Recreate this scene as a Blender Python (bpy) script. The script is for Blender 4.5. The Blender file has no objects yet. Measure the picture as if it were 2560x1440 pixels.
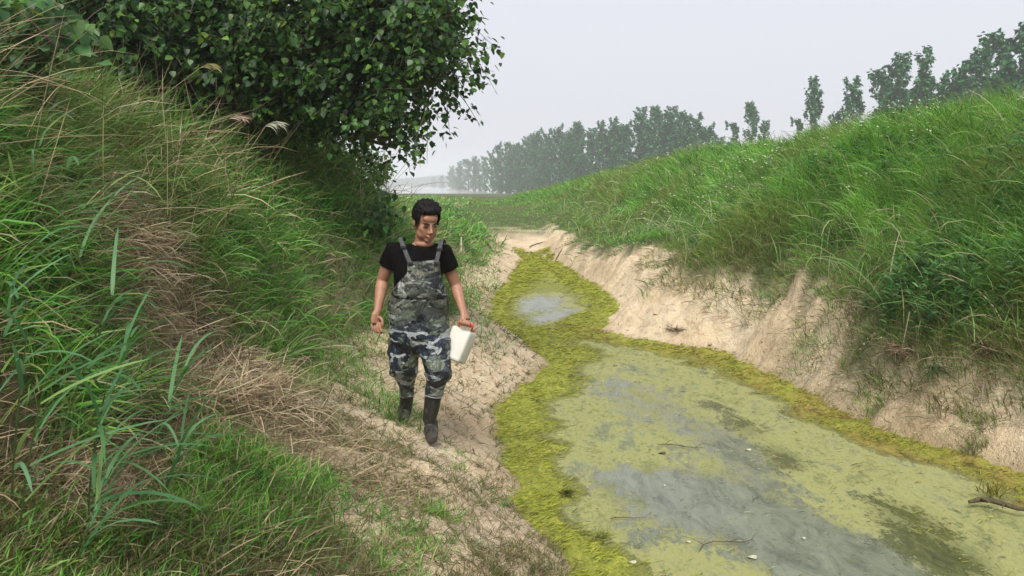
import bpy, math, random
import numpy as np
from mathutils import Vector, Matrix, Euler
random.seed(7); RS = np.random.RandomState(11)
C = bpy.context.scene.collection
PI = math.pi

# ------------------------------------------------------------------ camera, world, sun, exposure
CAMZ, F, HOR = 2.0, 2130.0, 460.0
PITCH = math.atan((720-HOR)/F)
cam = bpy.data.cameras.new("camera"); cam.sensor_width = 36; cam.lens = 36*F/2560; cam.clip_end = 6000; cam.clip_start = .05
co = bpy.data.objects.new("camera", cam); C.objects.link(co)
co.location = (0, 0, CAMZ); co.rotation_euler = (PI/2-PITCH, 0, 0)
bpy.context.scene.camera = co
sc = bpy.context.scene
sc.view_settings.view_transform = 'Standard'; sc.view_settings.look = 'None'; sc.view_settings.gamma = 1
sc.view_settings.exposure = 1.0
SUN_EL, SUN_AZ = math.radians(50), math.radians(192)     # azimuth measured from +Y (ahead) towards +X (right)
W = bpy.data.worlds.new("World"); sc.world = W; W.use_nodes = True
nt = W.node_tree; bg = nt.nodes['Background']
sky = nt.nodes.new('ShaderNodeTexSky'); sky.sky_type = 'NISHITA'; sky.sun_disc = False
sky.sun_elevation = SUN_EL; sky.sun_rotation = SUN_AZ; sky.dust_density = 6; sky.air_density = 1.2
hs = nt.nodes.new('ShaderNodeHueSaturation'); hs.inputs['Saturation'].default_value = .5
mx = nt.nodes.new('ShaderNodeMix'); mx.data_type = 'RGBA'; mx.inputs[0].default_value = .86
mx.inputs[7].default_value = (6.35, 6.45, 7.1, 1)          # the even grey of the overcast
nt.links.new(sky.outputs[0], hs.inputs['Color']); nt.links.new(hs.outputs[0], mx.inputs[6])
nt.links.new(mx.outputs[2], bg.inputs[0]); bg.inputs[1].default_value = .069
sl = bpy.data.lights.new("sun", 'SUN'); sl.energy = 2.8; sl.angle = math.radians(32); sl.color = (1, .95, .86)
so = bpy.data.objects.new("sun", sl); C.objects.link(so)
sd = Vector((math.sin(SUN_AZ)*math.cos(SUN_EL), math.cos(SUN_AZ)*math.cos(SUN_EL), math.sin(SUN_EL)))
so.rotation_euler = sd.to_track_quat('Z', 'Y').to_euler(); so.location = (5, -5, 20)
sc.cycles.max_bounces = 7; sc.cycles.diffuse_bounces = 3; sc.cycles.glossy_bounces = 2
sc.cycles.transmission_bounces = 3; sc.cycles.volume_bounces = 1; sc.cycles.transparent_max_bounces = 4
try: sc.cycles.use_denoising = True
except Exception: pass

# ------------------------------------------------------------------ helpers
def P(px, py, Y):
    u, v = (px-1280)/F, (720-py)/F
    dy = v*math.sin(PITCH)+math.cos(PITCH); dz = v*math.cos(PITCH)-math.sin(PITCH)
    t = Y/dy
    return Vector((u*t, Y, CAMZ+dz*t))
def Pz(px, py, z=0.):
    u, v = (px-1280)/F, (720-py)/F
    dy = v*math.sin(PITCH)+math.cos(PITCH); dz = v*math.cos(PITCH)-math.sin(PITCH)
    t = (z-CAMZ)/dz
    return (u*t, dy*t)

def smooth(a, b, x):
    t = np.clip((np.asarray(x, float)-a)/(b-a), 0, 1); return t*t*(3-2*t)
def _h(ix, iy, s):
    n = (ix.astype(np.int64)*374761393 + iy.astype(np.int64)*668265263 + s*1442695041) & 0x7fffffff
    n = ((n ^ (n >> 13))*1274126177) & 0x7fffffff
    return ((n ^ (n >> 16)) & 0xffff)/65535.
def noise(x, y, s=0):
    x = np.asarray(x, float); y = np.asarray(y, float)
    ix, iy = np.floor(x), np.floor(y); fx, fy = x-ix, y-iy
    fx = fx*fx*(3-2*fx); fy = fy*fy*(3-2*fy)
    a, b, c, d = _h(ix, iy, s), _h(ix+1, iy, s), _h(ix, iy+1, s), _h(ix+1, iy+1, s)
    return (a*(1-fx)+b*fx)*(1-fy)+(c*(1-fx)+d*fx)*fy
def fbm(x, y, o=4, s=0):
    r, a, t = 0., .5, 0.
    for k in range(o):
        r = r+a*noise(x*2**k, y*2**k, s+k*17); t += a; a *= .5
    return r/t

def tag(o, label=None, cat=None, group=None, kind=None):
    if label: o['label'] = label
    if cat: o['category'] = cat
    if group: o['group'] = group
    if kind: o['kind'] = kind
    return o
def empty(name, loc=(0, 0, 0), **k):
    o = bpy.data.objects.new(name, None); C.objects.link(o); o.location = loc; o.empty_display_size = .1
    return tag(o, **k)
def mesh(name, V, quads=None, tris=None, mat=None, parent=None, col=None, attrs=None, sm=True, link=True):
    V = np.asarray(V, np.float32); me = bpy.data.meshes.new(name)
    q = np.asarray(quads, np.int32).reshape(-1, 4) if quads is not None and len(quads) else np.zeros((0, 4), np.int32)
    t = np.asarray(tris, np.int32).reshape(-1, 3) if tris is not None and len(tris) else np.zeros((0, 3), np.int32)
    me.vertices.add(len(V)); me.vertices.foreach_set('co', V.ravel())
    nl = q.size+t.size; me.loops.add(nl)
    me.loops.foreach_set('vertex_index', np.concatenate([q.ravel(), t.ravel()]))
    me.polygons.add(len(q)+len(t))
    me.polygons.foreach_set('loop_start', np.concatenate([np.arange(len(q))*4, q.size+np.arange(len(t))*3]).astype(np.int32))
    me.update(calc_edges=True); me.validate()
    if sm: me.polygons.foreach_set('use_smooth', np.ones(len(me.polygons), bool))
    if col is not None:
        a = me.color_attributes.new('col', 'FLOAT_COLOR', 'POINT')
        c = np.ones((len(V), 4), np.float32); c[:, :3] = col; a.data.foreach_set('color', c.ravel())
    for k, v in (attrs or {}).items():
        a = me.attributes.new(k, 'FLOAT', 'POINT'); a.data.foreach_set('value', np.asarray(v, np.float32))
    if mat: me.materials.append(mat)
    if not link: return me
    o = bpy.data.objects.new(name, me); C.objects.link(o)
    if parent: o.parent = parent; o.matrix_parent_inverse = parent.matrix_world.inverted() if False else Matrix.Translation(-Vector(parent.location))
    return o

def nodes(name):
    m = bpy.data.materials.new(name); m.use_nodes = True
    n = m.node_tree; return m, n, n.nodes['Principled BSDF'], n.nodes['Material Output']
def N(n, t, **k):
    a = n.nodes.new(t)
    for x, v in k.items(): setattr(a, x, v)
    return a
def ramp(n, src, stops, interp='LINEAR'):
    r = N(n, 'ShaderNodeValToRGB'); r.color_ramp.interpolation = interp
    e = r.color_ramp.elements
    while len(e) < len(stops): e.new(.5)
    for i, (p, c) in enumerate(stops): e[i].position = p; e[i].color = (*c, 1) if len(c) == 3 else c
    n.links.new(src, r.inputs[0]); return r.outputs[0]
def mixc(n, f, a, b, mode='MIX'):
    m = N(n, 'ShaderNodeMix', data_type='RGBA', blend_type=mode)
    for i, v in ((0, f), (6, a), (7, b)):
        if hasattr(v, 'is_linked'): n.links.new(v, m.inputs[i])
        elif i == 0: m.inputs[0].default_value = v
        else: m.inputs[i].default_value = (*v, 1)
    return m.outputs[2]
def mth(n, op, a, b=None, clamp=False):
    m = N(n, 'ShaderNodeMath', operation=op, use_clamp=clamp)
    for i, v in ((0, a), (1, b)):
        if v is None: continue
        if hasattr(v, 'is_linked'): n.links.new(v, m.inputs[i])
        else: m.inputs[i].default_value = v
    return m.outputs[0]
def tex(n, scale, detail=4, rough=.6, vec=None, sc3=None, dist=0):
    t = N(n, 'ShaderNodeTexNoise'); t.inputs['Scale'].default_value = scale; t.inputs['Detail'].default_value = detail
    t.inputs['Roughness'].default_value = rough; t.inputs['Distortion'].default_value = dist
    if vec is None:
        g = N(n, 'ShaderNodeNewGeometry'); vec = g.outputs['Position']
    if sc3:
        mp = N(n, 'ShaderNodeMapping'); mp.inputs['Scale'].default_value = sc3[:3]
        if len(sc3) > 3: mp.inputs['Rotation'].default_value = (0, 0, sc3[3])
        n.links.new(vec, mp.inputs[0]); vec = mp.outputs[0]
    n.links.new(vec, t.inputs['Vector']); return t.outputs['Fac']
def attr(n, name, out='Fac'):
    a = N(n, 'ShaderNodeAttribute', attribute_name=name); return a.outputs[out]
def bump(n, b, h, s, d=.02):
    k = N(n, 'ShaderNodeBump'); k.inputs['Strength'].default_value = s; k.inputs['Distance'].default_value = d
    n.links.new(h, k.inputs['Height']); n.links.new(k.outputs[0], b.inputs['Normal'])
def plain(name, c, rough=.6, spec=.4, nz=0, nscale=30, bmp=0):
    m, n, b, o = nodes(name); b.inputs['Roughness'].default_value = rough; b.inputs['Specular IOR Level'].default_value = spec
    b.inputs['Base Color'].default_value = (*c, 1)
    tc = N(n, 'ShaderNodeTexCoord').outputs['Object']
    if nz:
        f = tex(n, nscale, 5, .6, tc)
        n.links.new(ramp(n, f, [(.3, tuple(v*(1-nz) for v in c)), (.7, tuple(min(1, v*(1+nz)) for v in c))]), b.inputs['Base Color'])
    if bmp: bump(n, b, tex(n, nscale*1.5, 5, .6, tc), bmp, .01)
    return m
def leafmat(name, trans=.35, rough=.5, spec=.35):
    m, n, b, o = nodes(name); c = attr(n, 'col', 'Color')
    n.links.new(c, b.inputs['Base Color']); b.inputs['Roughness'].default_value = rough
    b.inputs['Specular IOR Level'].default_value = spec
    t = N(n, 'ShaderNodeBsdfTranslucent'); hv = N(n, 'ShaderNodeHueSaturation'); hv.inputs['Value'].default_value = 1.25
    hv.inputs['Hue'].default_value = .485
    n.links.new(c, hv.inputs['Color']); n.links.new(hv.outputs[0], t.inputs[0])
    mm = N(n, 'ShaderNodeMixShader'); mm.inputs[0].default_value = trans
    n.links.new(b.outputs[0], mm.inputs[1]); n.links.new(t.outputs[0], mm.inputs[2]); n.links.new(mm.outputs[0], o.inputs[0])
    return m
M_GRASS = leafmat('grass_blade', .42, .5, .3)
M_DRY = leafmat('dry_straw', .15, .7, .15)
M_LEAF = leafmat('broad_leaf', .38, .42, .32)
M_FAR = leafmat('far_leaf', .25, .7, .1)
M_BARK = plain('bark', (.12, .10, .075), .9, .1, .4, 12, .5)

# ------------------------------------------------------------------ terrain
L_EDGE = [(1450, 1440), (1370, 1340), (1310, 1255), (1295, 1190), (1242, 1085), (1262, 1010), (1330, 955), (1372, 912), (1310, 850),
          (1228, 800), (1240, 745), (1285, 695), (1305, 655)]
R_EDGE = [(2760, 1270), (2560, 1195), (2430, 1150), (2200, 1090), (2050, 1005), (1900, 930), (1800, 885), (1600, 852), (1490, 828), (1528, 772),
          (1500, 722), (1440, 690), (1385, 655)]
le = np.array([Pz(*p) for p in L_EDGE]); re_ = np.array([Pz(*p) for p in R_EDGE])
le = np.vstack([[.95, -30], [.8, 0], [.5, 3.3], le, [-.1, 24.5], [-.9, 27], [-1.5, 40], [-3, 80]])
re_ = np.vstack([[7.2, -30], [6.2, 0], [4.9, 4.2], re_, [.95, 24.5], [1.0, 27], [.6, 40], [-1, 80]])
def xl(y): return np.interp(y, le[:, 1], le[:, 0])
def xr(y): return np.interp(y, re_[:, 1], re_[:, 0])
def sb(y): return np.interp(y, [0, 3.5, 4.6, 6, 8, 12, 18, 26, 60], [2.3, 2.25, 1.95, 1.75, 1.45, 1.0, .75, .6, .6])
def wr(y): return np.interp(y, [0, 5, 6, 7.6, 9, 11, 13.5, 16.6, 20, 24, 28, 60], [.3, .22, .20, .24, .42, .85, 1.1, .55, .25, .25, .1, .1])
def fields(x, y):
    x = np.asarray(x, float); y = np.asarray(y, float)
    jl = (noise(y*2.2, x*0+3, 5)-.5)*.10+(noise(y*7, x*3, 6)-.5)*.05
    jr = (noise(y*2.0, x*0+9, 7)-.5)*.14+(noise(y*6, x*3, 8)-.5)*.08
    fade = smooth(60, 10, y)
    s = xl(y)-x+jl*fade; t = x-xr(y)+jr*fade
    return s, t
def H(x, y):
    x = np.asarray(x, float); y = np.asarray(y, float)
    s, t = fields(x, y)
    base = np.interp(y, [0, 21, 24, 27, 35, 60, 120, 240, 320, 1400], [0, 0, .25, .5, .72, .8, .3, -.7, -1.7, -1.7])
    # left side
    b = sb(y)*(1+.12*(noise(y*.9, x*0, 21)-.5)); zb = np.where(b < .6, .6*b, .36+.44*(b-.6))
    zl = np.where(s < .6, .6*s, .36+.44*(s-.6))
    fl = smooth(34, 24, y)
    q = np.maximum(s-b, 0)
    g = np.interp(y, [0, 7, 10, 14, 20, 28, 40, 90, 200], [1, 1, .92, .74, .52, .33, .17, .02, 0])
    up = np.interp(q, [0, .25, .6, 1.2, 2.5, 5, 10, 40], [0, .62, 1.08, 1.42, 1.85, 2.3, 2.5, 2.6])*g
    ZL = np.minimum(zl, zb)*(.15+.85*fl)+up+.03*np.minimum(q, 3)*0
    # right side
    w = wr(y)*(1+.3*(noise(y*1.3, x*0, 31)-.5))
    zr = .62*smooth(0, 1, t/np.maximum(w, .1))*np.clip(w/.5, .3, 1.1)*.9*smooth(30, 23, y)+.05*np.clip(t, 0, 1)
    r = np.maximum(t-w, 0)
    sc_ = np.interp(y, [0, 8, 14, 20, 30, 45, 80], [.22, .22, .2, .12, .08, 0, 0])
    bench = np.interp(y, [0, 10, 13, 18, 24, 34, 50], [0, 0, .5, 1.7, 2.4, 2.2, .8])
    hi = np.interp(y, [0, 10, 16, 22, 30, 42, 60, 85, 130, 240, 300], [1.88, 1.82, 1.84, 1.84, 1.82, 1.65, 1.1, .4, .6, .3, 0])
    wd = np.interp(y, [0, 8, 14, 20, 30, 45, 80, 240], [4.2, 4.2, 3.8, 3.0, 3.2, 4.6, 8, 20])
    rr = np.maximum(r-bench, 0)
    ZR = zr+sc_*smooth(0, .14, r)+.10*np.minimum(r, bench+.1)+hi*(1-(1-np.clip(rr/wd, 0, 1))**1.7)
    bed = -.22*smooth(0, .5, np.minimum(-s, -t))-.02
    z = np.where(s > 0, ZL, np.where(t > 0, ZR, np.where(y < 23, bed, bed*smooth(26, 22, y))))+base
    far = smooth(70, 20, y)
    veg = np.clip(smooth(0, .8, q)+smooth(.1, 1.2, r), 0, 1)
    z = z+far*veg*((fbm(x*.6, y*.6, 3, 41)-.5)*.5*np.clip(y/8, .4, 1)+(noise(x*2.3, y*2.3, 42)-.5)*.12)
    dry = np.clip(np.maximum(smooth(.03, .4, s), smooth(.03, .3, t)), 0, 1)*far
    z = z+dry*((fbm(x*3.2, y*3.2, 3, 51)-.5)*.10+(fbm(x*9, y*9, 2, 52)-.5)*.03*(1+2*smooth(.1, .4, t)))
    # slumps and gullies of the eroded right bank
    z = z-smooth(.05, .4, t)*smooth(1.2, .2, r)*far*(np.abs(noise(x*1.9+y*1.1, y*.9, 61)-.5)*.20-.04)
    return z
def ground_at(px, py, d0=2.2, d1=60):
    u, v = (px-1280)/F, (720-py)/F
    dy = v*math.sin(PITCH)+math.cos(PITCH); dz = v*math.cos(PITCH)-math.sin(PITCH)
    D = np.exp(np.linspace(math.log(d0), math.log(d1), 1500)); t = D/dy
    X, Z = u*t, CAMZ+dz*t
    below = Z < H(X, D)
    i = int(np.argmax(below)) if below.any() else len(D)-1
    return Vector((X[i], D[i], float(H(X[i], D[i]))))

def axis(lo, hi, step, grow, far0, far1):
    a = list(np.arange(lo, hi, step)); s = step; v = hi
    while v < far1: a.append(v); s *= grow; v += s
    a.append(far1); s = step; v = lo-step; pre = []
    while v > far0: pre.append(v); s *= grow; v -= s
    pre.append(far0); return np.array(pre[::-1]+a)
gx = axis(-3.2, 5.2, .04, 1.035, -1400, 1400); gy = axis(2.6, 14, .045, 1.022, -60, 1400)
X, Y = np.meshgrid(gx, gy); Z = H(X, Y)
nx, ny = len(gx), len(gy); idx = np.arange(nx*ny).reshape(ny, nx)
Q = np.stack([idx[:-1, :-1], idx[:-1, 1:], idx[1:, 1:], idx[1:, :-1]], -1).reshape(-1, 4)
s_, t_ = fields(X, Y)
q_ = s_-sb(Y); r_ = t_-wr(Y)
nz_ = fbm(X*1.6, Y*1.6, 4, 71)
vegm = np.clip(smooth(-.25, .25, q_+(nz_-.5)*1.0)*(1-.0*X)+smooth(-.05, .35, r_+(nz_-.5)*.9), 0, 1)
vegm = np.maximum(vegm, smooth(24, 30, Y+(nz_-.5)*8))
vegm = np.where((s_ > 0) & (Y < 9), np.maximum(vegm*smooth(.1, .6, q_)*.85, .55*smooth(1.0, 1.5, s_+(nz_-.5)*.8)), vegm)
wet = smooth(.16, .0, np.maximum(s_, t_))*smooth(26, 20, Y)
def ground_material():
    m, n, b, o = nodes('sand_and_soil')
    v, w = attr(n, 'veg'), attr(n, 'wet')
    f1, f2, f3 = tex(n, 1.3, 5, .6), tex(n, 9, 6, .7), tex(n, 70, 4, .7)
    sand = ramp(n, f1, [(.3, (.44, .34, .22)), (.5, (.57, .465, .32)), (.7, (.55, .47, .35))])
    sand = mixc(n, mth(n, 'MULTIPLY', ramp(n, f2, [(.38, (1, 1, 1)), (.52, (0, 0, 0))]), .55), sand, (.33, .235, .155))
    sand = mixc(n, mth(n, 'MULTIPLY', ramp(n, f3, [(.30, (1, 1, 1)), (.40, (0, 0, 0))]), .6), sand, (.17, .12, .075))
    sand = mixc(n, mth(n, 'MULTIPLY', w, .7), sand, (.26, .21, .12))
    soil = ramp(n, f2, [(.3, (.035, .055, .015)), (.55, (.07, .09, .03)), (.75, (.16, .13, .07))])
    n.links.new(mixc(n, v, sand, soil), b.inputs['Base Color'])
    b.inputs['Roughness'].default_value = .92; b.inputs['Specular IOR Level'].default_value = .15
    hh = mth(n, 'ADD', mth(n, 'MULTIPLY', tex(n, 7, 5, .65), .8), mth(n, 'ADD', mth(n, 'MULTIPLY', tex(n, 28, 4, .7, sc3=(1, 1.8, 1, .5)), .45), mth(n, 'MULTIPLY', f3, .12)))
    bump(n, b, hh, .9, .07)
    return m
g = mesh('ground', np.stack([X, Y, Z], -1).reshape(-1, 3), Q, mat=ground_material(), attrs={'veg': vegm.ravel(), 'wet': wet.ravel()})
tag(g, kind='structure')

# ------------------------------------------------------------------ creek with its algae, and the far river
def blob(cx, cy, ax, ay, bx, by):
    c = np.array(Pz(cx, cy)); a = np.array(Pz(ax, ay))-c; b_ = np.array(Pz(bx, by))-c
    Mi = np.linalg.inv(np.stack([a, b_], 1))
    def f(x, y):
        u = Mi[0, 0]*(x-c[0])+Mi[0, 1]*(y-c[1]); w = Mi[1, 0]*(x-c[0])+Mi[1, 1]*(y-c[1])
        return np.exp(-(u*u+w*w))
    return f
OPEN = [blob(1590, 1215, 1760, 1250, 1560, 1270), blob(1760, 1245, 1930, 1300, 1700, 1310), blob(1900, 1310, 2080, 1390, 1830, 1370), blob(2080, 1390, 2250, 1460, 1990, 1450),
        blob(2200, 1460, 2420, 1560, 2100, 1510), blob(1350, 762, 1420, 755, 1350, 735), blob(1390, 792, 1450, 782, 1340, 815), blob(1850, 1130, 1960, 1210, 1790, 1150), blob(1610, 1010, 1820, 1060, 1560, 930), blob(1560, 1330, 1700, 1360, 1530, 1390)]
OPW = [.9, 1.0, 1.05, 1.1, 1.15, 1.2, 1.0, .85, .75, .5]
DARK = [blob(1960, 1150, 2010, 1190, 1900, 1160), blob(1860, 1070, 1910, 1110, 1800, 1075), blob(2270, 1300, 2400, 1390, 2150, 1310),
        blob(2390, 1410, 2480, 1470, 2280, 1420), blob(1770, 1012, 1840, 1020, 1760, 1000)]
DKW = [1.15, .95, 1.0, 1.0, .7]
hx = np.arange(-1.2, 9, .03); hy = np.concatenate([np.arange(-6, 3.4, .2), np.arange(3.4, 13, .03), np.arange(13, 24.6, .06)])
X, Y = np.meshgrid(hx, hy); s_, t_ = fields(X, Y)
d = np.minimum(-s_, -t_)                     # metres from the shore
wn = (fbm(X*2.2, Y*2.2, 4, 81)-.5)
op = sum(w*f(X, Y) for w, f in zip(OPW, OPEN)); dk = sum(w*f(X, Y) for w, f in zip(DKW, DARK))
matw = np.interp(Y, [3, 5, 8, 11, 14, 24], [.35, .38, .55, .85, .5, .9])
mat_ = smooth(1.6, .2, d/matw+wn*1.3)
mat_ = np.where(Y > 13, np.maximum(mat_, .62+.5*wn), mat_)*np.clip(1-op*.8*np.where(Y > 13, 1.2, 1), 0, 1)
rside = (-t_ < -s_)
lump = np.clip(fbm(X*9, Y*9, 3, 83)-.35, 0, 1)
zz = .004+mat_*smooth(1.0, .0, d/matw)*(.05*lump+.02*np.clip(noise(X*25, Y*25, 84)-.4, 0, 1))
zz = zz+.012*np.clip(mat_-.2, 0, 1)*lump
keep = np.ones_like(X)
V = np.stack([X, Y, zz], -1).reshape(-1, 3)
idx = np.arange(X.size).reshape(X.shape)
qq = np.stack([idx[:-1, :-1], idx[:-1, 1:], idx[1:, 1:], idx[1:, :-1]], -1)
ok = (d[:-1, :-1] > -.5) & (Y[:-1, :-1] < 24.3)
def creek_material():
    m, n, b, o = nodes('algae_covered_water')
    A, O, D, R = attr(n, 'mat'), attr(n, 'open'), attr(n, 'dark'), attr(n, 'rside')
    n1 = tex(n, 2.6, 8, .72, sc3=(1, .55, 1, .35), dist=.6); n2 = tex(n, 14, 6, .75, sc3=(1, .45, 1, .3), dist=.8)
    n3 = tex(n, 55, 4, .75, sc3=(1, .5, 1, .4)); n4 = tex(n, 6.5, 6, .7, sc3=(1, .4, 1, .6), dist=1.2)
    nn = mth(n, 'ADD', mth(n, 'MULTIPLY', n1, .5), mth(n, 'ADD', mth(n, 'MULTIPLY', n2, .32), mth(n, 'MULTIPLY', n3, .18)))
    film = ramp(n, nn, [(.36, (.085, .105, .045)), (.43, (.16, .175, .075)), (.49, (.25, .25, .10)), (.54, (.19, .205, .10)), (.58, (.13, .15, .09)), (.7, (.12, .14, .09))])
    murk = ramp(n, n4, [(.3, (.05, .06, .035)), (.5, (.12, .135, .09)), (.62, (.15, .165, .115)), (.75, (.20, .21, .12))])
    dkc = ramp(n, n2, [(.35, (.028, .035, .008)), (.6, (.075, .085, .02)), (.75, (.2, .22, .08))])
    # film cover: everywhere but thinner where open; broken up by the noise
    of = mth(n, 'SUBTRACT', mth(n, 'ADD', O, mth(n, 'MULTIPLY', mth(n, 'SUBTRACT', nn, .5), 5.5)), .42)
    of = mth(n, 'MULTIPLY', of, 2.2, True)
    col = mixc(n, of, film, murk)
    df = mth(n, 'MULTIPLY', mth(n, 'SUBTRACT', mth(n, 'ADD', D, mth(n, 'MULTIPLY', mth(n, 'SUBTRACT', nn, .5), 6.0)), .5), 2.4, True)
    col = mixc(n, df, col, dkc)
    spk = ramp(n, tex(n, 120, 2, .5), [(.70, (0, 0, 0)), (.74, (1, 1, 1))])
    col = mixc(n, mth(n, 'MULTIPLY', spk, .5), col, (.42, .45, .30))
    mat = ramp(n, mth(n, 'ADD', mth(n, 'MULTIPLY', n2, .6), mth(n, 'MULTIPLY', n3, .4)), [(.34, (.07, .085, .015)), (.46, (.20, .225, .04)), (.6, (.35, .355, .06)), (.75, (.45, .42, .14))])
    brn = ramp(n, n4, [(.35, (.10, .09, .02)), (.5, (.27, .21, .06)), (.65, (.33, .30, .07))])
    mat = mixc(n, mth(n, 'MULTIPLY', R, ramp(n, n1, [(.42, (0, 0, 0)), (.58, (1, 1, 1))])), mat, brn)
    af = mth(n, 'MULTIPLY', mth(n, 'SUBTRACT', mth(n, 'ADD', A, mth(n, 'MULTIPLY', mth(n, 'SUBTRACT', nn, .5), 1.8)), .38), 3.0, True)
    col = mixc(n, af, col, mat)
    n.links.new(col, b.inputs['Base Color'])
    ro = mth(n, 'SUBTRACT', .8, mth(n, 'MULTIPLY', mth(n, 'MULTIPLY', mth(n, 'MAXIMUM', of, df), mth(n, 'SUBTRACT', 1, af)), .72))
    n.links.new(ro, b.inputs['Roughness'])
    sp = mth(n, 'ADD', .12, mth(n, 'MULTIPLY', mth(n, 'MULTIPLY', mth(n, 'MAXIMUM', of, df), mth(n, 'SUBTRACT', 1, af)), .45))
    n.links.new(sp, b.inputs['Specular IOR Level'])
    hgt = mth(n, 'ADD', mth(n, 'MULTIPLY', mth(n, 'ADD', n2, n3), mth(n, 'ADD', .1, mth(n, 'MULTIPLY', af, 1.2))), mth(n, 'MULTIPLY', mth(n, 'SUBTRACT', 1, of), .12))
    bump(n, b, hgt, .8, .03)
    return m
o = mesh('creek_water', V, qq[ok].reshape(-1, 4), mat=creek_material(), attrs={'mat': mat_.ravel(), 'open': op.ravel(), 'dark': dk.ravel(), 'rside': (rside*smooth(13, 8, Y)).ravel()})
tag(o, kind='structure')
m_riv, n_, b_, _ = nodes('river_water'); b_.inputs['Base Color'].default_value = (.30, .32, .30, 1); b_.inputs['Roughness'].default_value = .15
bump(n_, b_, tex(n_, .5, 3, .5), .3, .3)
rx = np.linspace(-900, 600, 40); ry = np.linspace(290, 1050, 30); X, Y = np.meshgrid(rx, ry); idx = np.arange(X.size).reshape(X.shape)
tag(mesh('river', np.stack([X, Y, X*0-1.25], -1).reshape(-1, 3), np.stack([idx[:-1, :-1], idx[:-1, 1:], idx[1:, 1:], idx[1:, :-1]], -1).reshape(-1, 4), mat=m_riv), kind='structure')

# ------------------------------------------------------------------ blades
def blades(base, az, lean, bend, L, w, segs=3, roll=None, prof='blade'):
    n = len(base); K = segs
    t = np.linspace(0, 1, K+1); d = np.stack([np.sin(az), np.cos(az)], 1)
    th = lean[:, None]+bend[:, None]*((t[:-1]+t[1:])/2)[None]
    sx, cz = np.sin(th)*L[:, None]/K, np.cos(th)*L[:, None]/K
    hx_ = np.concatenate([np.zeros((n, 1)), np.cumsum(sx, 1)], 1); vz = np.concatenate([np.zeros((n, 1)), np.cumsum(cz, 1)], 1)
    ctr = np.stack([base[:, 0, None]+hx_*d[:, 0, None], base[:, 1, None]+hx_*d[:, 1, None], base[:, 2, None]+vz], -1)
    if roll is None: roll = RS.uniform(-1.2, 1.2, n)
    side = np.stack([np.cos(roll)*d[:, 1], -np.cos(roll)*d[:, 0], np.sin(roll)], -1)
    if prof == 'blade': wt = np.array([.65]+[1-.45*(k/K)**1.5 for k in range(1, K)])
    elif prof == 'lance': wt = np.array([.15]+[math.sin(PI*(.12+.8*k/K))*1.05 for k in range(1, K)])
    else: wt = np.array([1.]+[.85]*(K-1))
    off = side[:, None, :]*(w[:, None, None]*.5*wt[None, :, None])
    V = np.empty((n, 2*K+1, 3), np.float32)
    V[:, 0:2*K:2] = ctr[:, :K]-off; V[:, 1:2*K:2] = ctr[:, :K]+off; V[:, 2*K] = ctr[:, K]
    b0 = (np.arange(n)*(2*K+1))[:, None]
    qs = np.concatenate([b0+np.array([[2*k, 2*k+1, 2*k+3, 2*k+2]]) for k in range(K-1)], 1).reshape(-1, 4) if K > 1 else np.zeros((0, 4), int)
    ts = b0+np.array([[2*K-2, 2*K-1, 2*K]])
    return V.reshape(-1, 3), qs, ts, 2*K+1
class Sheaf:
    def __init__(s): s.V, s.Q, s.T, s.C, s.n = [], [], [], [], 0
    def add(s, V, q, t, c):
        s.V.append(V); s.C.append(c)
        if len(q): s.Q.append(np.asarray(q)+s.n)
        if len(t): s.T.append(np.asarray(t)+s.n)
        s.n += len(V)
    def blades(s, base, az, lean, bend, L, w, col, **k):
        if not len(base): return
        V, q, t, m = blades(base, az, lean, bend, L, w, **k)
        s.add(V, q, t, np.repeat(col, m, 0))
    def build(s, name, mat, parent=None, link=True):
        return mesh(name, np.concatenate(s.V), np.concatenate(s.Q) if s.Q else None, np.concatenate(s.T) if s.T else None,
                    mat=mat, parent=parent, col=np.concatenate(s.C), link=link)
def pal(n, cols, wts, jit=.18):
    c = np.array(cols)[RS.choice(len(cols), n, p=np.array(wts)/sum(wts))]
    return np.clip(c*(1+RS.uniform(-jit, jit, (n, 1)))*(1+RS.uniform(-jit*.4, jit*.4, (n, 3))), .003, .9)
def fan(n, u0, u1, d0, d1, p=0.):
    """points of the ground spread evenly in bearing and thinner with distance"""
    u = RS.uniform(u0, u1, n); a = RS.uniform(0, 1, n)
    D = np.exp(math.log(d0)+a*(math.log(d1)-math.log(d0))) if p == 0 else (d0**p+a*(d1**p-d0**p))**(1/p)
    return u*D, D
def R(n, a, b): return RS.uniform(a, b, n)
G_LUSH = [(.10, .28, .03), (.14, .35, .045), (.06, .20, .025), (.21, .35, .055), (.30, .34, .12)]
G_DARK = [(.03, .085, .028), (.045, .12, .04), (.025, .06, .02), (.10, .13, .045), (.2, .18, .09)]
TAN = [(.34, .27, .17), (.25, .19, .12), (.42, .35, .24), (.17, .13, .08), (.18, .2, .08)]

_st = ground_at(400, 790)
def strawm(x, y): return np.exp(-(((x-_st.x)/.55)**2+((y-_st.y)/.8)**2)**1.7)*smooth(.2, .45, fbm(x*2.6, y*2.6, 2, 152))
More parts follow.
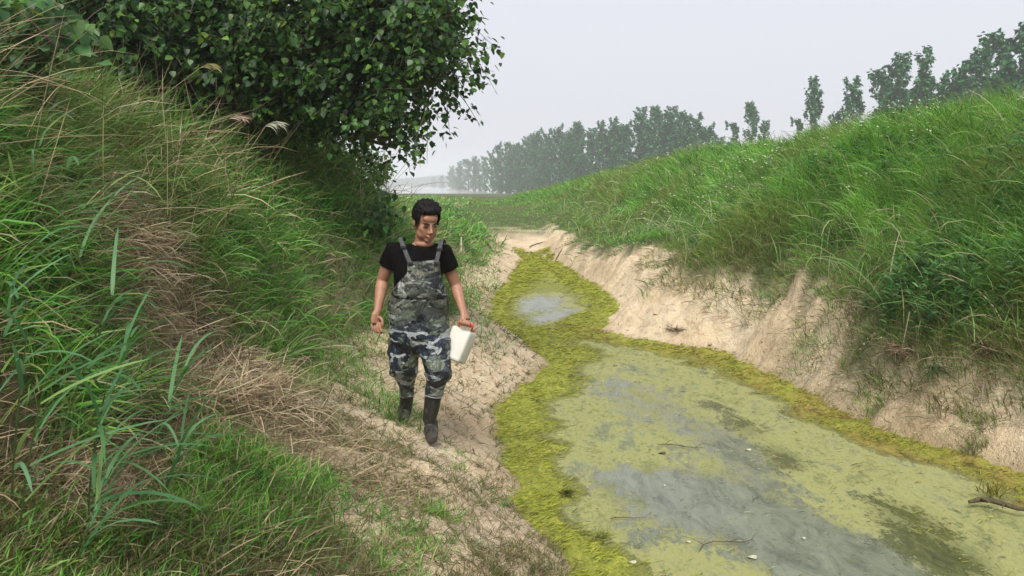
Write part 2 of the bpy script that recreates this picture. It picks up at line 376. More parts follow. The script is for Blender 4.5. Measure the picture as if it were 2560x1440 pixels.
# right slope: lush tall grass
sh = Sheaf()
x, y = fan(250000, -.06, .66, 5.5, 75, -.15)
s, t = fields(x, y); r = t-wr(y)
nn = fbm(x*1.4, y*1.4, 3, 101); n2 = fbm(x*.35, y*.35, 3, 102)
cut = np.where(y < 8.5, -.06, .02)
keep = ((t > .0) | (y > 26.5)) & ((r+(nn-.5)*1.1+(noise(x*5, y*5, 106)-.5)*.3 > cut) | (y > 26.5+(nn-.5)*3)) & ((r > .1) | (RS.rand(len(x)) < .75))
bare = smooth(.36, .30, fbm(x*1.1, y*1.1, 3, 103))*smooth(1.6, .4, r)
keep &= (RS.rand(len(x)) > bare*.9) & ~((y > 26.5) & (s-sb(y) > .4))
x, y, r, nn, n2 = x[keep], y[keep], r[keep], nn[keep], n2[keep]; n = len(x)
z = H(x, y)-.02
short = np.clip(smooth(11, 18, y)*smooth(3.2, 1.2, r)*smooth(60, 40, y), 0, 1)
Lh = (.16+.34*smooth(.1, 1.2, r))*(1+.6*(nn-.5))*R(n, .6, 1.25)*(1-.62*short)
c = pal(n, G_LUSH, [5, 4, 3, 2, .8])
edge = smooth(1.0, .1, r)[:, None]*smooth(16, 8, y)[:, None]
yel = smooth(.52, .66, n2)[:, None]
tuft = smooth(.35, .65, fbm(x*3., y*3., 2, 104))[:, None]
c = c*(.60+.75*tuft); c = c*(1-yel*.55)+np.array([.20, .21, .055])*yel*.55
mixm = (RS.rand(n) < edge[:, 0]*.42); c[mixm] = pal(mixm.sum(), TAN, [3, 3, 1, 3, 2])
c = c*(1-.12*edge)
az = R(n, 0, 2*PI); wind = RS.rand(n) < .55; az[wind] = R(wind.sum(), -2.4, -1.0)
w = np.maximum(.0075, .00095*y)*R(n, .6, 1.3)
sh.blades(np.stack([x, y, z], 1), az, R(n, .05, .55), R(n, .2, 1.5), Lh, w, c)
# drooping fringe over the cut edge
x, y = fan(26000, .05, .66, 5.5, 22, -.3); s, t = fields(x, y); r = t-wr(y); nn = fbm(x*1.4, y*1.4, 3, 101)
keep = (t > .1) & (np.abs(r+(nn-.5)*.9-.08) < .22); x, y = x[keep], y[keep]; n = len(x)
c = pal(n, TAN+G_DARK, [3, 3, 1, 3, 1, 3, 3, 3, 2, 1])
sh.blades(np.stack([x, y, H(x, y)+.02], 1), R(n, -2.6, -.9), R(n, .8, 1.5), R(n, .3, 1.4), R(n, .1, .34), np.maximum(.004, .0007*y)*R(n, .6, 1.2), c)
# long arching blades standing over the mass
x, y = fan(9000, .05, .66, 6, 40, -.3); s, t = fields(x, y); r = t-wr(y); keep = r > .25; x, y = x[keep], y[keep]; n = len(x)
sh.blades(np.stack([x, y, H(x, y)+.1], 1), R(n, 0, 6.3), R(n, .1, .6), R(n, .8, 2.2), R(n, .45, .85), np.maximum(.008, .0009*y)*R(n, .8, 1.4),
          pal(n, [(.09, .2, .04), (.14, .26, .07), (.24, .27, .12), (.35, .31, .2)], [4, 3, 2, 1]), segs=5)
tag(sh.build('grass_slope', M_GRASS), 'lush bright green grass covering the right bank slope', 'grass', kind='stuff')

# leafy weeds on the right bank
def weeds(cx_list, name, nl, size, cols, wts, mat=M_GRASS):
    sh = Sheaf()
    for (bx, by, h, k) in cx_list:
        tt = RS.uniform(.15, 1, k); a = R(k, 0, 2*PI); wob = R(1, -.25, .25)[0], R(1, -.25, .25)[0]
        hz = H(bx, by)
        base = np.stack([bx+wob[0]*tt*h, by+wob[1]*tt*h, hz+tt*h], 1)
        sh.blades(base, a, R(k, .6, 1.2), R(k, .2, .9), R(k, .7, 1.2)*size, R(k, .8, 1.2)*size*.2, pal(k, cols, wts), segs=4, prof='lance')
        sh.blades(np.array([[bx, by, hz]]), np.array([math.atan2(wob[0], wob[1])]), np.array([math.hypot(*wob)]), np.array([.0]), np.array([h*1.03]), np.array([.008]), np.array([[.07, .1, .03]]), segs=3)
    return sh.build(name, mat)
x, y = fan(2200, .2, .66, 6.5, 14, -.5); s, t = fields(x, y); r = t-wr(y); k = (r > .25) & (r < 3.2) & (fbm(x*1.1, y*1.1, 3, 111) > .47)
pts = [(a, b, random.uniform(.25, .5), random.randint(22, 40)) for a, b in zip(x[k], y[k])]
tag(weeds(pts, 'weeds', 30, .085, [(.045, .14, .035), (.06, .18, .04), (.1, .2, .06), (.03, .09, .03)], [4, 3, 1, 2]), 'narrow leaved dark green weeds over the eroded right bank', 'weeds', kind='stuff')
# tiny white flowers in the slope
x, y = fan(2600, .15, .66, 9, 34, -.3); s, t = fields(x, y); r = t-wr(y); k = (r > 1.2) & (fbm(x*.6, y*.6, 3, 121) > .56); x, y = x[k], y[k]; n = len(x)
z = H(x, y)+R(n, .35, .6); sh = Sheaf()
for a_ in (0, 2.1, 4.2): sh.blades(np.stack([x, y, z], 1), R(n, 0, 1)+a_, R(n, .8, 1.5), R(n, 0, .4), R(n, .5, 1)*.0022*y, R(n, .5, 1)*.002*y, pal(n, [(.7, .7, .6), (.6, .6, .42)], [2, 1], .1), segs=2, prof='lance')
tag(sh.build('wild_flowers', M_GRASS), 'tiny white wild flowers scattered over the grassy slope', 'flowers', kind='stuff')

# left bank: tall arching grass
sh = Sheaf()
x, y = fan(135000, -.75, .0, 3.0, 70, -.4)
s, t = fields(x, y); q = s-sb(y); nn = fbm(x*.9, y*.9, 3, 131); n2 = fbm(x*2.1, y*2.1, 3, 132)
dryz = strawm(x, y)      # the collapsed straw lip
keep = (s > 0) & (q+(nn-.5)*.7 > .1) & (RS.rand(len(x)) > dryz*1.05)
x, y, q, nn, n2 = x[keep], y[keep], q[keep], nn[keep], n2[keep]; n = len(x)
big = smooth(.2, 1.6, q)*smooth(20, 9, y)
Lh = (.28+.55*big)*(1+.5*(nn-.5))*R(n, .6, 1.25)
c = pal(n, [(.08, .24, .04), (.055, .17, .04), (.12, .31, .05), (.20, .30, .07), (.34, .30, .17)], [5, 4, 3, 2, 1.8])
c = c*(.75+.5*smooth(.3, .7, n2)[:, None])
dark = smooth(.5, .65, fbm(x*.7, y*.7, 3, 133))[:, None]; c = c*(1-dark*.25*smooth(6.5, 5, y)[:, None])*(1+.35*smooth(6, 8, y)[:, None])  # farther grass coloured lighter to offset the shade under the poplars
yl = smooth(.5, .62, fbm(x*.8+5, y*.8, 3, 134))[:, None]; c = c*(1-.4*yl)+np.array([.17, .21, .05])*.4*yl
az = R(n, 0, 2*PI); k = RS.rand(n) < .3; az[k] = R(k.sum(), .2, 3.0)
sh.blades(np.stack([x, y, H(x, y)-.03], 1), az, R(n, .05, .9), R(n, .2, 1.9), Lh*.85, np.maximum(.006, .0012*y)*R(n, .6, 1.6)*(1+.6*big), c, segs=5)
x, y = fan(90000, -.75, .0, 3.0, 22, -.5); s, t = fields(x, y); q = s-sb(y); nn = fbm(x*1.3, y*1.3, 3, 136)
k = (q > -.18+.35*(nn-.5)) & (q < .75) & (s > .3) & (RS.rand(len(x)) > 1.1*strawm(x, y)); x, y, nn = x[k], y[k], nn[k]; n = len(x)
c = pal(n, [(.09, .26, .035), (.06, .18, .035), (.14, .32, .05), (.24, .30, .10), (.34, .30, .18)], [5, 3, 3, 2, 1.6])*(.7+.6*smooth(.3, .7, nn)[:, None])
sh.blades(np.stack([x, y, H(x, y)-.01], 1), np.where(RS.rand(n) < .5, R(n, .2, 2.9), R(n, 0, 6.3)), R(n, .1, 1.3), R(n, .0, 2.0), R(n, .10, .42), np.maximum(.0065, .0013*y)*R(n, .5, 1.6), c, segs=4)
tag(sh.build('bank_grass', M_GRASS), 'tall tangled arching green grass covering the steep left bank', 'grass', kind='stuff')
# foreground grass and sprigs
def gp(px, py): v = ground_at(px, py); return v.x, v.y
PATCH = [(530, 1010, .2, .6, 1.6), (560, 1180, .2, .3, 1.1), (800, 1220, .42, .2, .9), (950, 1010, .33, .35, 1.), (720, 1290, .45, .22, .8), (420, 1370, .5, .3, .75), (800, 1400, .4, .2, .55),
         (820, 890, .35, .6, 1.15), (880, 790, .35, 1.1, 1.3), (900, 960, .22, .3, 1.1), (690, 930, .22, .4, 1.1), (1230, 860, .13, .35, 1.0), (1090, 1290, .18, .1, .6), (1000, 1060, .2, .2, .9), (1150, 640, .55, 6, 1.6), (1190, 720, .3, 3, 1.2), (1050, 700, .5, 2.5, .5), (660, 850, .3, .5, .9)]
PW = [(*gp(a, b), rx_, ry_, w_) for a, b, rx_, ry_, w_ in PATCH]
BW = [(*gp(a, b), rx_, ry_, 1.0) for a, b, rx_, ry_ in [(730, 1090, .26, .26), (820, 1120, .2, .2), (330, 1130, .16, .3), (1100, 980, .2, .6), (520, 860, .15, .3)]]
def patch(x, y):
    s, t = fields(x, y)
    g = sum(w_*np.exp(-(((x-a)/rx_)**2+((y-b)/ry_)**2)) for a, b, rx_, ry_, w_ in PW)
    return np.maximum(g, .32*smooth(.75, 1.35, s)*smooth(8, 6, y))-sum(w_*np.exp(-(((x-a)/rx_)**2+((y-b)/ry_)**2)) for a, b, rx_, ry_, w_ in BW)
# dead stems in the tangle
sh = Sheaf(); x, y = fan(26000, -.75, -.08, 2.0, 16, -.5); s, t = fields(x, y); q = s-sb(y); k = q > .15; x, y, q = x[k], y[k], q[k]; n = len(x)
k = RS.rand(n) < np.clip(.12+smooth(.47, .62, fbm(x*1.2, y*1.2, 3, 141))*.5, 0, 1); x, y = x[k], y[k]; n = len(x)
sh.blades(np.stack([x, y, H(x, y)+R(n, 0, .35)], 1), R(n, 0, 6.3), R(n, .2, 1.4), R(n, 0, 1.2), R(n, .3, .85), np.maximum(.0035, .0008*y)*R(n, .6, 1.3),
          pal(n, TAN, [4, 4, 2, 4, 2]), segs=4, prof='stem')
x, y = fan(26000, -.75, -.12, 1.9, 7, -.8); s, t = fields(x, y); k = (s > .7) & (s-sb(y) < .6) & (RS.rand(len(x)) < (smooth(.4, .62, fbm(x*1.9, y*1.9, 3, 145))+.4*smooth(1.2, 1.5, s)*smooth(2.4, 2.8, y))*smooth(.7, 1.3, s)*np.clip(1.2-1.3*patch(x, y), .1, 1)); x, y = x[k], y[k]; n = len(x)
sh.blades(np.stack([x, y, H(x, y)+R(n, 0, .04)], 1), R(n, 0, 6.3), R(n, .8, 1.6), R(n, -.3, 1.1), R(n, .06, .24), R(n, .002, .0042), pal(n, TAN, [4, 4, 2, 5, 2]), segs=4, prof='stem')
tag(sh.build('dead_stems', M_DRY), 'dead tan stems tangled through the left bank grass', 'dead grass', kind='stuff')
# straw lip
sh = Sheaf(); x, y = R(90000, -4.2, -.9), R(90000, 3.2, 6.4); s, t = fields(x, y); q = s-sb(y)
k = (RS.rand(len(x)) < 1.3*strawm(x, y))*(fbm(x*1.7, y*1.7, 2, 151) > .33); x, y, q = x[k], y[k], q[k]; n = len(x)
sh.blades(np.stack([x, y, H(x, y)+R(n, 0, .12)], 1), R(n, 0, 6.3), R(n, .7, 1.9), R(n, -.5, 1.8), R(n, .08, .3), R(n, .003, .0065),
          pal(n, TAN, [5, 4, 4, 3, .6]), segs=4, prof='stem')
tag(sh.build('straw', M_DRY), 'pale dry straw hanging over the collapsed lip of the left bank', 'straw', kind='stuff')

sh = Sheaf(); x, y = fan(150000, -.75, .12, 2.0, 30, -.5)
s, t = fields(x, y); q = s-sb(y); nn = fbm(x*3, y*3, 3, 161); pd = patch(x, y)
k = (s > .08) & (q < .6) & (pd+(nn-.5)*1.7 > R(len(x), .28, .85)); x, y, nn, pd = x[k], y[k], nn[k], pd[k]; n = len(x)
c = pal(n, [(.06, .22, .022), (.10, .27, .03), (.04, .14, .02), (.18, .27, .05), (.34, .32, .17)], [5, 4, 2, 2.5, 2])*(.75+.5*smooth(.3, .7, nn)[:, None])
sh.blades(np.stack([x, y, H(x, y)-.01], 1), R(n, 0, 6.3), R(n, .05, 1.2), R(n, .0, 1.5), R(n, .04, .15)*(.7+.5*np.clip(pd, 0, 1))*np.where(y > 8, 1.5, 1), np.maximum(.0062, .0011*y)*R(n, .5, 1.2), c)
tag(sh.build('short_grass', M_GRASS), 'short fresh green grass in patches on the sandy left shore', 'grass', kind='stuff')
# sparse creeping sprigs: three to five flat blades from one node
sh = Sheaf()
for (cnt, a0, a1, lo, hi, cols) in ((36000, -.75, .13, .0, 9, [(.09, .11, .03), (.16, .14, .06), (.07, .13, .025), (.12, .08, .05), (.27, .2, .12)]),):
    x, y = fan(cnt, a0, a1, 2.0, 22, -.9); s, t = fields(x, y); q = s-sb(y); nn = fbm(x*2.2, y*2.2, 3, 171)
    k = (s > .05) & (q < .4) & (RS.rand(len(x)) < np.clip(.30+(nn-.42)*4+smooth(.9, 1.4, s)*.5, .22, 1)); x, y = x[k], y[k]; n = len(x)
    for j in range(5):
        kk = RS.rand(n) < .85; m = kk.sum()
        sh.blades(np.stack([x[kk]+R(m, -.01, .01), y[kk]+R(m, -.01, .01), H(x[kk], y[kk])+.002], 1), R(m, 0, 6.3), R(m, .5, 1.4), R(m, 0, .7), R(m, .03, .11), R(m, .003, .0055)*np.maximum(1, y[kk]/5), pal(m, cols, [4, 3, 3, 2, 2]), segs=2)
# long runners
x, y = fan(2600, -.6, .1, 2.5, 9, -1); s, t = fields(x, y); k = (s > .1) & (s-sb(y) < .4); x, y = x[k], y[k]; n = len(x)
sh.blades(np.stack([x, y, H(x, y)+.005], 1), R(n, 0, 6.3), R(n, .9, 1.5), R(n, .0, .5), R(n, .12, .35), R(n, .0018, .003), pal(n, [(.1, .1, .04), (.2, .15, .08)], [1, 1]), segs=4, prof='stem')
tag(sh.build('sprigs', M_GRASS), 'sparse olive and brown creeping sprigs on pale sand', 'creeping grass', kind='stuff')
# right sand: dead bits and roots
sh = Sheaf(); x, y = fan(9000, -.02, .64, 5, 24, -.6); s, t = fields(x, y); r = t-wr(y); k = (t > .05) & (r < .5) & (RS.rand(len(x)) < smooth(-.9, .1, r)*.9+.06); x, y = x[k], y[k]; n = len(x)
sh.blades(np.stack([x, y, H(x, y)+.004], 1), R(n, 0, 6.3), R(n, .5, 1.6), R(n, -.3, .9), R(n, .04, .2), R(n, .0025, .005)*np.maximum(1, y/8), pal(n, [(.12, .085, .05), (.2, .15, .09), (.3, .22, .14), (.1, .11, .04)], [4, 3, 2, 2]), segs=3)
tag(sh.build('root_litter', M_DRY), 'dead roots and broken brown stalks on the eroded sand of the right bank', 'plant litter', kind='stuff')
# clods of broken sand
sh = Sheaf(); x, y = fan(26000, -.5, .64, 3.0, 22, -.7); s, t = fields(x, y); r = t-wr(y)
k = (((t > .03) & (r < .25)) & (RS.rand(len(x)) < .25+.6*smooth(-.35, .05, r))) | ((s > .03) & (s < 1.5) & (RS.rand(len(x)) < .12)); x, y = x[k], y[k]; n = len(x)
oc = np.array([(1, 0, 0), (0, 1, 0), (-1, 0, 0), (0, -1, 0), (0, 0, .8), (0, 0, -.6)]); z = H(x, y); rd = R(n, .004, .013)*(1+.8*(RS.rand(n) < .03))*np.clip(y/6, .7, 2.2)
V = (np.stack([x, y, z+rd*.2], 1)[:, None]+oc[None]*rd[:, None, None]*RS.uniform(.55, 1.3, (n, 6, 1))+RS.normal(size=(n, 6, 3))*rd[:, None, None]*.3).reshape(-1, 3)
tt = ((np.arange(n)*6)[:, None, None]+np.array([(0, 1, 4), (1, 2, 4), (2, 3, 4), (3, 0, 4), (1, 0, 5), (2, 1, 5), (3, 2, 5), (0, 3, 5)])[None]).reshape(-1, 3)
sh.add(V, [], tt, np.repeat(pal(n, [(.5, .38, .26), (.42, .31, .2), (.3, .21, .13)], [3, 2, 1]), 6, 0))
o = sh.build('sand_clods', plain('x', (.5, .4, .3))); mc, nc, bc, _ = nodes('clod_sand'); nc.links.new(attr(nc, 'col', 'Color'), bc.inputs['Base Color']); bc.inputs['Roughness'].default_value = .95; bc.inputs['Specular IOR Level'].default_value = .1
o.data.materials.clear(); o.data.materials.append(mc); tag(o, 'crumbled clods of sand below the eroded banks', 'sand clods', kind='stuff')
# algae filaments
sh = Sheaf(); x, y = R(9000, 0, 5.2), R(9000, 3.4, 12); s, t = fields(x, y); k = (np.minimum(-s, -t) > .15) & (fbm(x*2.3, y*2.3, 3, 195) > .44); x, y = x[k], y[k]; n = len(x)
sh.blades(np.stack([x, y, R(n, .016, .022)], 1), R(n, .8, 2.1), R(n, 1.5, 1.62), R(n, -.05, .05), R(n, .01, .05), R(n, .002, .005), pal(n, [(.05, .055, .02), (.1, .11, .04), (.3, .32, .2)], [3, 3, 1]), segs=2)
tag(sh.build('floating_debris', M_DRY), 'fine dark bits of weed floating on the creek film', 'floating debris', kind='stuff')
sh = Sheaf(); x, y = R(240000, -.8, 5.5), 3.2+20.5*RS.rand(240000)**1.6; s, t = fields(x, y); dd = np.minimum(-s, -t)
wn = fbm(x*2.2, y*2.2, 4, 81)-.5; mw = np.interp(y, [3, 5, 8, 11, 14, 24], [.35, .38, .55, .85, .5, .9])
opn = sum(w*f(x, y) for w, f in zip(OPW, OPEN)); k = (dd > -.06) & (RS.rand(len(x)) < np.maximum(smooth(1.2, .3, dd/mw+wn*1.1), .045)*np.clip(1-opn*1.3, 0.02, 1)) & (fbm(x*8, y*8, 2, 191) > .42)
x, y, rs = x[k], y[k], (-t < -s)[k]; n = len(x)
c = pal(n, [(.29, .33, .03), (.36, .38, .05), (.19, .23, .02), (.07, .09, .015), (.34, .31, .12)], [4, 4, 3, 1.6, 1])
kb = rs & (RS.rand(n) < .45) & (y < 12); c[kb] = pal(kb.sum(), [(.3, .25, .06), (.2, .15, .05), (.09, .08, .03)], [2, 2, 1.5])
s2, t2 = fields(x, y); zb_ = np.maximum(H(x, y), 0)
sh.blades(np.stack([x, y, zb_+R(n, .005, .03)*np.where(rs, 1.3, 1)], 1), R(n, .5, 1.5)+np.where(RS.rand(n) < .4, PI, 0), R(n, 1.2, 1.62), R(n, -.2, .5), R(n, .025, .09)*np.maximum(1, y/9), R(n, .003, .007)*np.maximum(1, y/7), c)
tag(sh.build('algae', M_GRASS), 'yellow green filamentous algae lining the creek edges', 'algae', kind='stuff')
#PART2
# ------------------------------------------------------------------ leaves and trees
def leaves(pos, az, droop, size, col, fold=.25, asp=.95):
    """deltoid leaves: two quads either side of a midrib; az = bearing of the tip, droop = angle below level"""
    n = len(pos); d = np.stack([np.sin(az)*np.cos(droop), np.cos(az)*np.cos(droop), -np.sin(droop)], 1)
    s = np.stack([np.cos(az), -np.sin(az), np.zeros(n)], 1); r = RS.uniform(-.9, .9, n)[:, None]
    u = np.cross(s, d); s2 = s*np.cos(r)+u*np.sin(r); u2 = np.cross(s2, d)
    shp = [(0, 0, 0), (-.46, .22, 1), (-.36, .58, .8), (0, 1, 0), (.36, .58, .8), (.46, .22, 1)]
    f = fold*RS.uniform(.2, 1.6, n)[:, None]; z = size[:, None]
    V = np.stack([pos+z*(a*asp*s2+b*d+abs(a)*f*c_*u2) for a, b, c_ in shp], 1).reshape(-1, 3)
    b0 = (np.arange(n)*6)[:, None]
    q = np.concatenate([b0+np.array([[0, 1, 2, 3]]), b0+np.array([[0, 3, 4, 5]])], 1).reshape(-1, 4)
    return V, q, np.repeat(col, 6, 0)
def tube(pts, rad, k=6, caps=True):
    pts = [Vector(p) for p in pts]; V = []; q = []; t = []
    prev = None
    for i, p in enumerate(pts):
        d = (pts[min(i+1, len(pts)-1)]-pts[max(i-1, 0)]).normalized()
        if prev is None: a = d.orthogonal().normalized()
        else: a = (prev-d*prev.dot(d)); a = a.normalized() if a.length > 1e-6 else d.orthogonal().normalized()
        prev = a; b = d.cross(a); r = rad[i]; r = r if isinstance(r, tuple) else (r, r)
        for j in range(k):
            th = 2*PI*j/k; V.append(p+a*(math.cos(th)*r[0])+b*(math.sin(th)*r[1]))
    for i in range(len(pts)-1):
        for j in range(k): q.append((i*k+j, i*k+(j+1) % k, (i+1)*k+(j+1) % k, (i+1)*k+j))
    if caps:
        V.append(pts[0]); V.append(pts[-1]); e = len(V)
        for j in range(k): t.append((e-2, (j+1) % k, j)); t.append((e-1, (len(pts)-1)*k+j, (len(pts)-1)*k+(j+1) % k))
    return np.array([tuple(v) for v in V]), q, t
class Solid:
    def __init__(s): s.V, s.Q, s.T, s.n = [], [], [], 0
    def add(s, V, q, t=()):
        s.V.append(np.asarray(V, float)); s.Q += [tuple(i+s.n for i in f) for f in q]; s.T += [tuple(i+s.n for i in f) for f in t]; s.n += len(V)
    def tube(s, pts, rad, k=6): s.add(*tube(pts, rad, k))
    def ell(s, c, r, M=None, nu=14, nv=9):
        V = []; q = []; t = []
        V.append((0, 0, 1))
        for i in range(1, nv):
            for j in range(nu):
                a, b = PI*i/nv, 2*PI*j/nu; V.append((math.sin(a)*math.cos(b), math.sin(a)*math.sin(b), math.cos(a)))
        V.append((0, 0, -1)); e = len(V)-1
        for i in range(nv-2):
            for j in range(nu): q.append((1+i*nu+j, 1+(i+1)*nu+j, 1+(i+1)*nu+(j+1) % nu, 1+i*nu+(j+1) % nu))
        for j in range(nu): t.append((0, 1+j, 1+(j+1) % nu)); t.append((e, 1+(nv-2)*nu+(j+1) % nu, 1+(nv-2)*nu+j))
        V = np.array(V)*np.array(r)+np.array(c)
        if M is not None: V = np.array([tuple(M @ Vector(v)) for v in V])
        s.add(V, q, t)
    def rings(s, R_, k=28, p=2.0):
        """R_: (centre, rx, ry) level rings from the top down"""
        V = []; q = []; t = []
        for c, rx_, ry_ in R_:
            for j in range(k):
                a = 2*PI*j/k; ca, sa = math.cos(a), math.sin(a); m = (abs(ca)**p+abs(sa)**p)**(-1/p)
                V.append((c[0]+rx_*ca*m, c[1]+ry_*sa*m, c[2]))
        for i in range(len(R_)-1):
            for j in range(k): q.append((i*k+j, (i+1)*k+j, (i+1)*k+(j+1) % k, i*k+(j+1) % k))
        V.append(tuple(R_[0][0])); V.append(tuple(R_[-1][0])); e = len(V)
        for j in range(k): t.append((e-2, j, (j+1) % k)); t.append((e-1, (len(R_)-1)*k+(j+1) % k, (len(R_)-1)*k+j))
        s.add(V, q, t)
    def build(s, name, mat, parent=None, link=True):
        return mesh(name, np.concatenate(s.V), s.Q, s.T, mat=mat, parent=parent, link=link)
    def remesh(s, name, voxel, it, mat, parent=None, keep=None, disp=None, lam=.5):
        """fuse the pieces into one skin, smooth it and link it"""
        me = s.build(name+'_raw', None, link=False); o = bpy.data.objects.new('tmp', me); C.objects.link(o)
        m = o.modifiers.new('r', 'REMESH'); m.mode = 'VOXEL'; m.voxel_size = voxel
        dg = bpy.context.evaluated_depsgraph_get(); dg.update(); n = bpy.data.meshes.new_from_object(o.evaluated_get(dg))
        bpy.data.objects.remove(o); bpy.data.meshes.remove(me)
        V = np.empty(len(n.vertices)*3); n.vertices.foreach_get('co', V); V = V.reshape(-1, 3)
        E = np.empty(len(n.edges)*2, np.int32); n.edges.foreach_get('vertices', E); E = E.reshape(-1, 2)
        deg = np.bincount(E.ravel(), minlength=len(V)).astype(float)[:, None]
        wgt = np.ones(len(V)) if keep is None else keep(V)
        for _ in range(it):
            S = np.zeros_like(V)
            for k in range(3): S[:, k] = np.bincount(E[:, 0], V[E[:, 1], k], len(V))+np.bincount(E[:, 1], V[E[:, 0], k], len(V))
            V = V+lam*wgt[:, None]*(S/deg-V)
        n.vertices.foreach_set('co', V.astype(np.float32).ravel()); n.update()
        if disp is not None:
            nr = np.empty(len(V)*3, np.float32); n.vertices.foreach_get('normal', nr); nr = nr.reshape(-1, 3)
            V = V+nr*disp(V)[:, None]; n.vertices.foreach_set('co', V.astype(np.float32).ravel()); n.update()
        n.polygons.foreach_set('use_smooth', np.ones(len(n.polygons), bool)); n.name = name
        n.materials.clear(); n.materials.append(mat); o = bpy.data.objects.new(name, n); C.objects.link(o)
        if parent: o.parent = parent; o.matrix_parent_inverse = Matrix.Translation(-Vector(parent.location))
        return o

LG = [(.03, .085, .02), (.05, .13, .028), (.08, .18, .034), (.015, .045, .016), (.14, .25, .04), (.07, .13, .07)]
def leafy_tree(name, label, base, limbs, blobs, ntw, per, size, cols, wts, trunk_r, twig=(.25, .5), edge_thin=.0, cat='tree', tl=None):
    root = empty(name, base, label=label, cat=cat)
    tr = Solid(); br = Solid(); P3 = []
    top = limbs[0][-1]
    tr.tube([base-Vector((0, 0, .15))]+list(tl or [base+(top-base)*.5, top]), [trunk_r*1.2]+[trunk_r*(1-.35*i/max(1, len(tl or [1, 1])-1)) for i in range(len(tl or [1, 1]))], 10)
    for L in limbs:
        m = len(L)-1; br.tube(L, [trunk_r*.55*(1-.75*i/m) for i in range(m+1)], 7)
        for i in range(m):
            for f in np.linspace(0, 1, 8): P3.append(L[i].lerp(L[i+1], f))
    P3n = np.array([tuple(p) for p in P3])
    sh = Sheaf(); vol = np.array([b[1][0]*b[1][1]*b[1][2]*(b[2] if len(b) > 2 else 1) for b in blobs]); pr = vol/vol.sum()
    pos, az_, dr_ = [], [], []
    for _ in range(ntw):
        b = blobs[RS.choice(len(blobs), p=pr)]; c, r = b[0], b[1]
        v = RS.normal(size=3); v /= np.linalg.norm(v); q = v*RS.uniform(.25, 1)**.6
        o_ = np.array(c)+q*np.array(r)
        i = int(np.argmin(((P3n-o_)**2).sum(1)+RS.uniform(0, .05, len(P3n)))); a = P3n[i]
        dirn = (o_-a); ln = np.linalg.norm(dirn)+1e-6
        if RS.rand() < .6:
            mid = a+dirn*.55+np.array([0, 0, .06*ln])
            br.tube([Vector(a), Vector(mid), Vector(o_)], [.011, .007, .004], 4)
        out = dirn/ln*.8+np.array([RS.uniform(-.5, .5), RS.uniform(-.5, .5), RS.uniform(-.5, .35)]); out /= np.linalg.norm(out)
        L = RS.uniform(*twig); n_ = int(per*RS.uniform(.6, 1.3)); tt = RS.uniform(-.35, 1, n_)
        sag = -.18*L*np.maximum(tt, 0)**2
        pp = o_+tt[:, None]*L*out+np.stack([0*tt, 0*tt, sag], 1)+RS.normal(size=(n_, 3))*.045
        br.tube([Vector(o_), Vector(o_+out*L*.5+[0, 0, -.05*L]), Vector(o_+out*L+[0, 0, -.18*L])], [.004, .003, .0015], 4)
        pos.append(pp); az_.append(math.atan2(out[0], out[1])+RS.uniform(-1.5, 1.5, n_)); dr_.append(RS.uniform(.1, 1.5, n_))
    pos = np.concatenate(pos); n = len(pos); col = pal(n, cols, wts, .2)
    V, q, c = leaves(pos, np.concatenate(az_), np.concatenate(dr_), size*R(n, .6, 1.2), col)
    sh.add(V, q, [], c); sh.build('crown', M_LEAF, root); tr.build('trunk', M_BARK, root); br.build('branches', M_BARK, root)
    return root
def gv(x, y, dz=0): return Vector((x, y, float(H(x, y))+dz))

b0 = gv(-3.15, 8.6)
cA = [(P(800, 40, 7.9), (1.35, 1.0, 1.0)), (P(1035, 50, 7.5), (.48, .6, .5)), (P(1010, 235, 7.5), (.46, .5, .40)), (P(900, 290, 7.7), (.46, .5, .30)),
      (P(640, 200, 7.9), (.85, .7, .5)), (P(400, 60, 7.8), (.8, .8, .6)), (P(900, -150, 7.8), (1.0, .9, .6), .5), (P(1090, 110, 7.4), (.28, .4, .5), 1.2)]
hub = P(560, 200, 8.4)
limbs = [[hub, P(700, 60, 8.1), P(900, 0, 7.8), P(1120, 40, 7.5)], [hub, P(760, 220, 8.0), P(900, 230, 7.8), P(1090, 200, 7.5)],
         [hub, P(700, 290, 8.0), P(850, 330, 7.8), P(990, 370, 7.6)], [hub, P(560, 60, 8.1), P(650, -150, 8.0), P(880, -250, 7.9)],
         [hub, P(430, 150, 8.0), P(330, 60, 7.8)], [hub, P(600, 250, 8.0), P(620, 320, 7.7)]]
leafy_tree('poplar_tree', 'large dark green poplar leaning over the left bank behind the man', b0, limbs, cA, 1450, 26, .063, LG, [4, 4, 2.4, 3, 1, 1], .09, tl=[b0.lerp(hub, .5), hub])
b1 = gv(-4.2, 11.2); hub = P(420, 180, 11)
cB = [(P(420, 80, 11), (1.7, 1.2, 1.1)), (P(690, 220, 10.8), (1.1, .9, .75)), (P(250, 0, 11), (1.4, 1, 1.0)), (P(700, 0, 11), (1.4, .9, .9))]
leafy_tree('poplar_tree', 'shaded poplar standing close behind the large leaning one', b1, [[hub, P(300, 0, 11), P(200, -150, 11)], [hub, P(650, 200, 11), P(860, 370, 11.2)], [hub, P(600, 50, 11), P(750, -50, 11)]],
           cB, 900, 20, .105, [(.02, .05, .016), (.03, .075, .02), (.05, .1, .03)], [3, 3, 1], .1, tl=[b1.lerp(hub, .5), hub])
b2 = gv(-4.8, 7.6); hub = P(60, 120, 7.4)
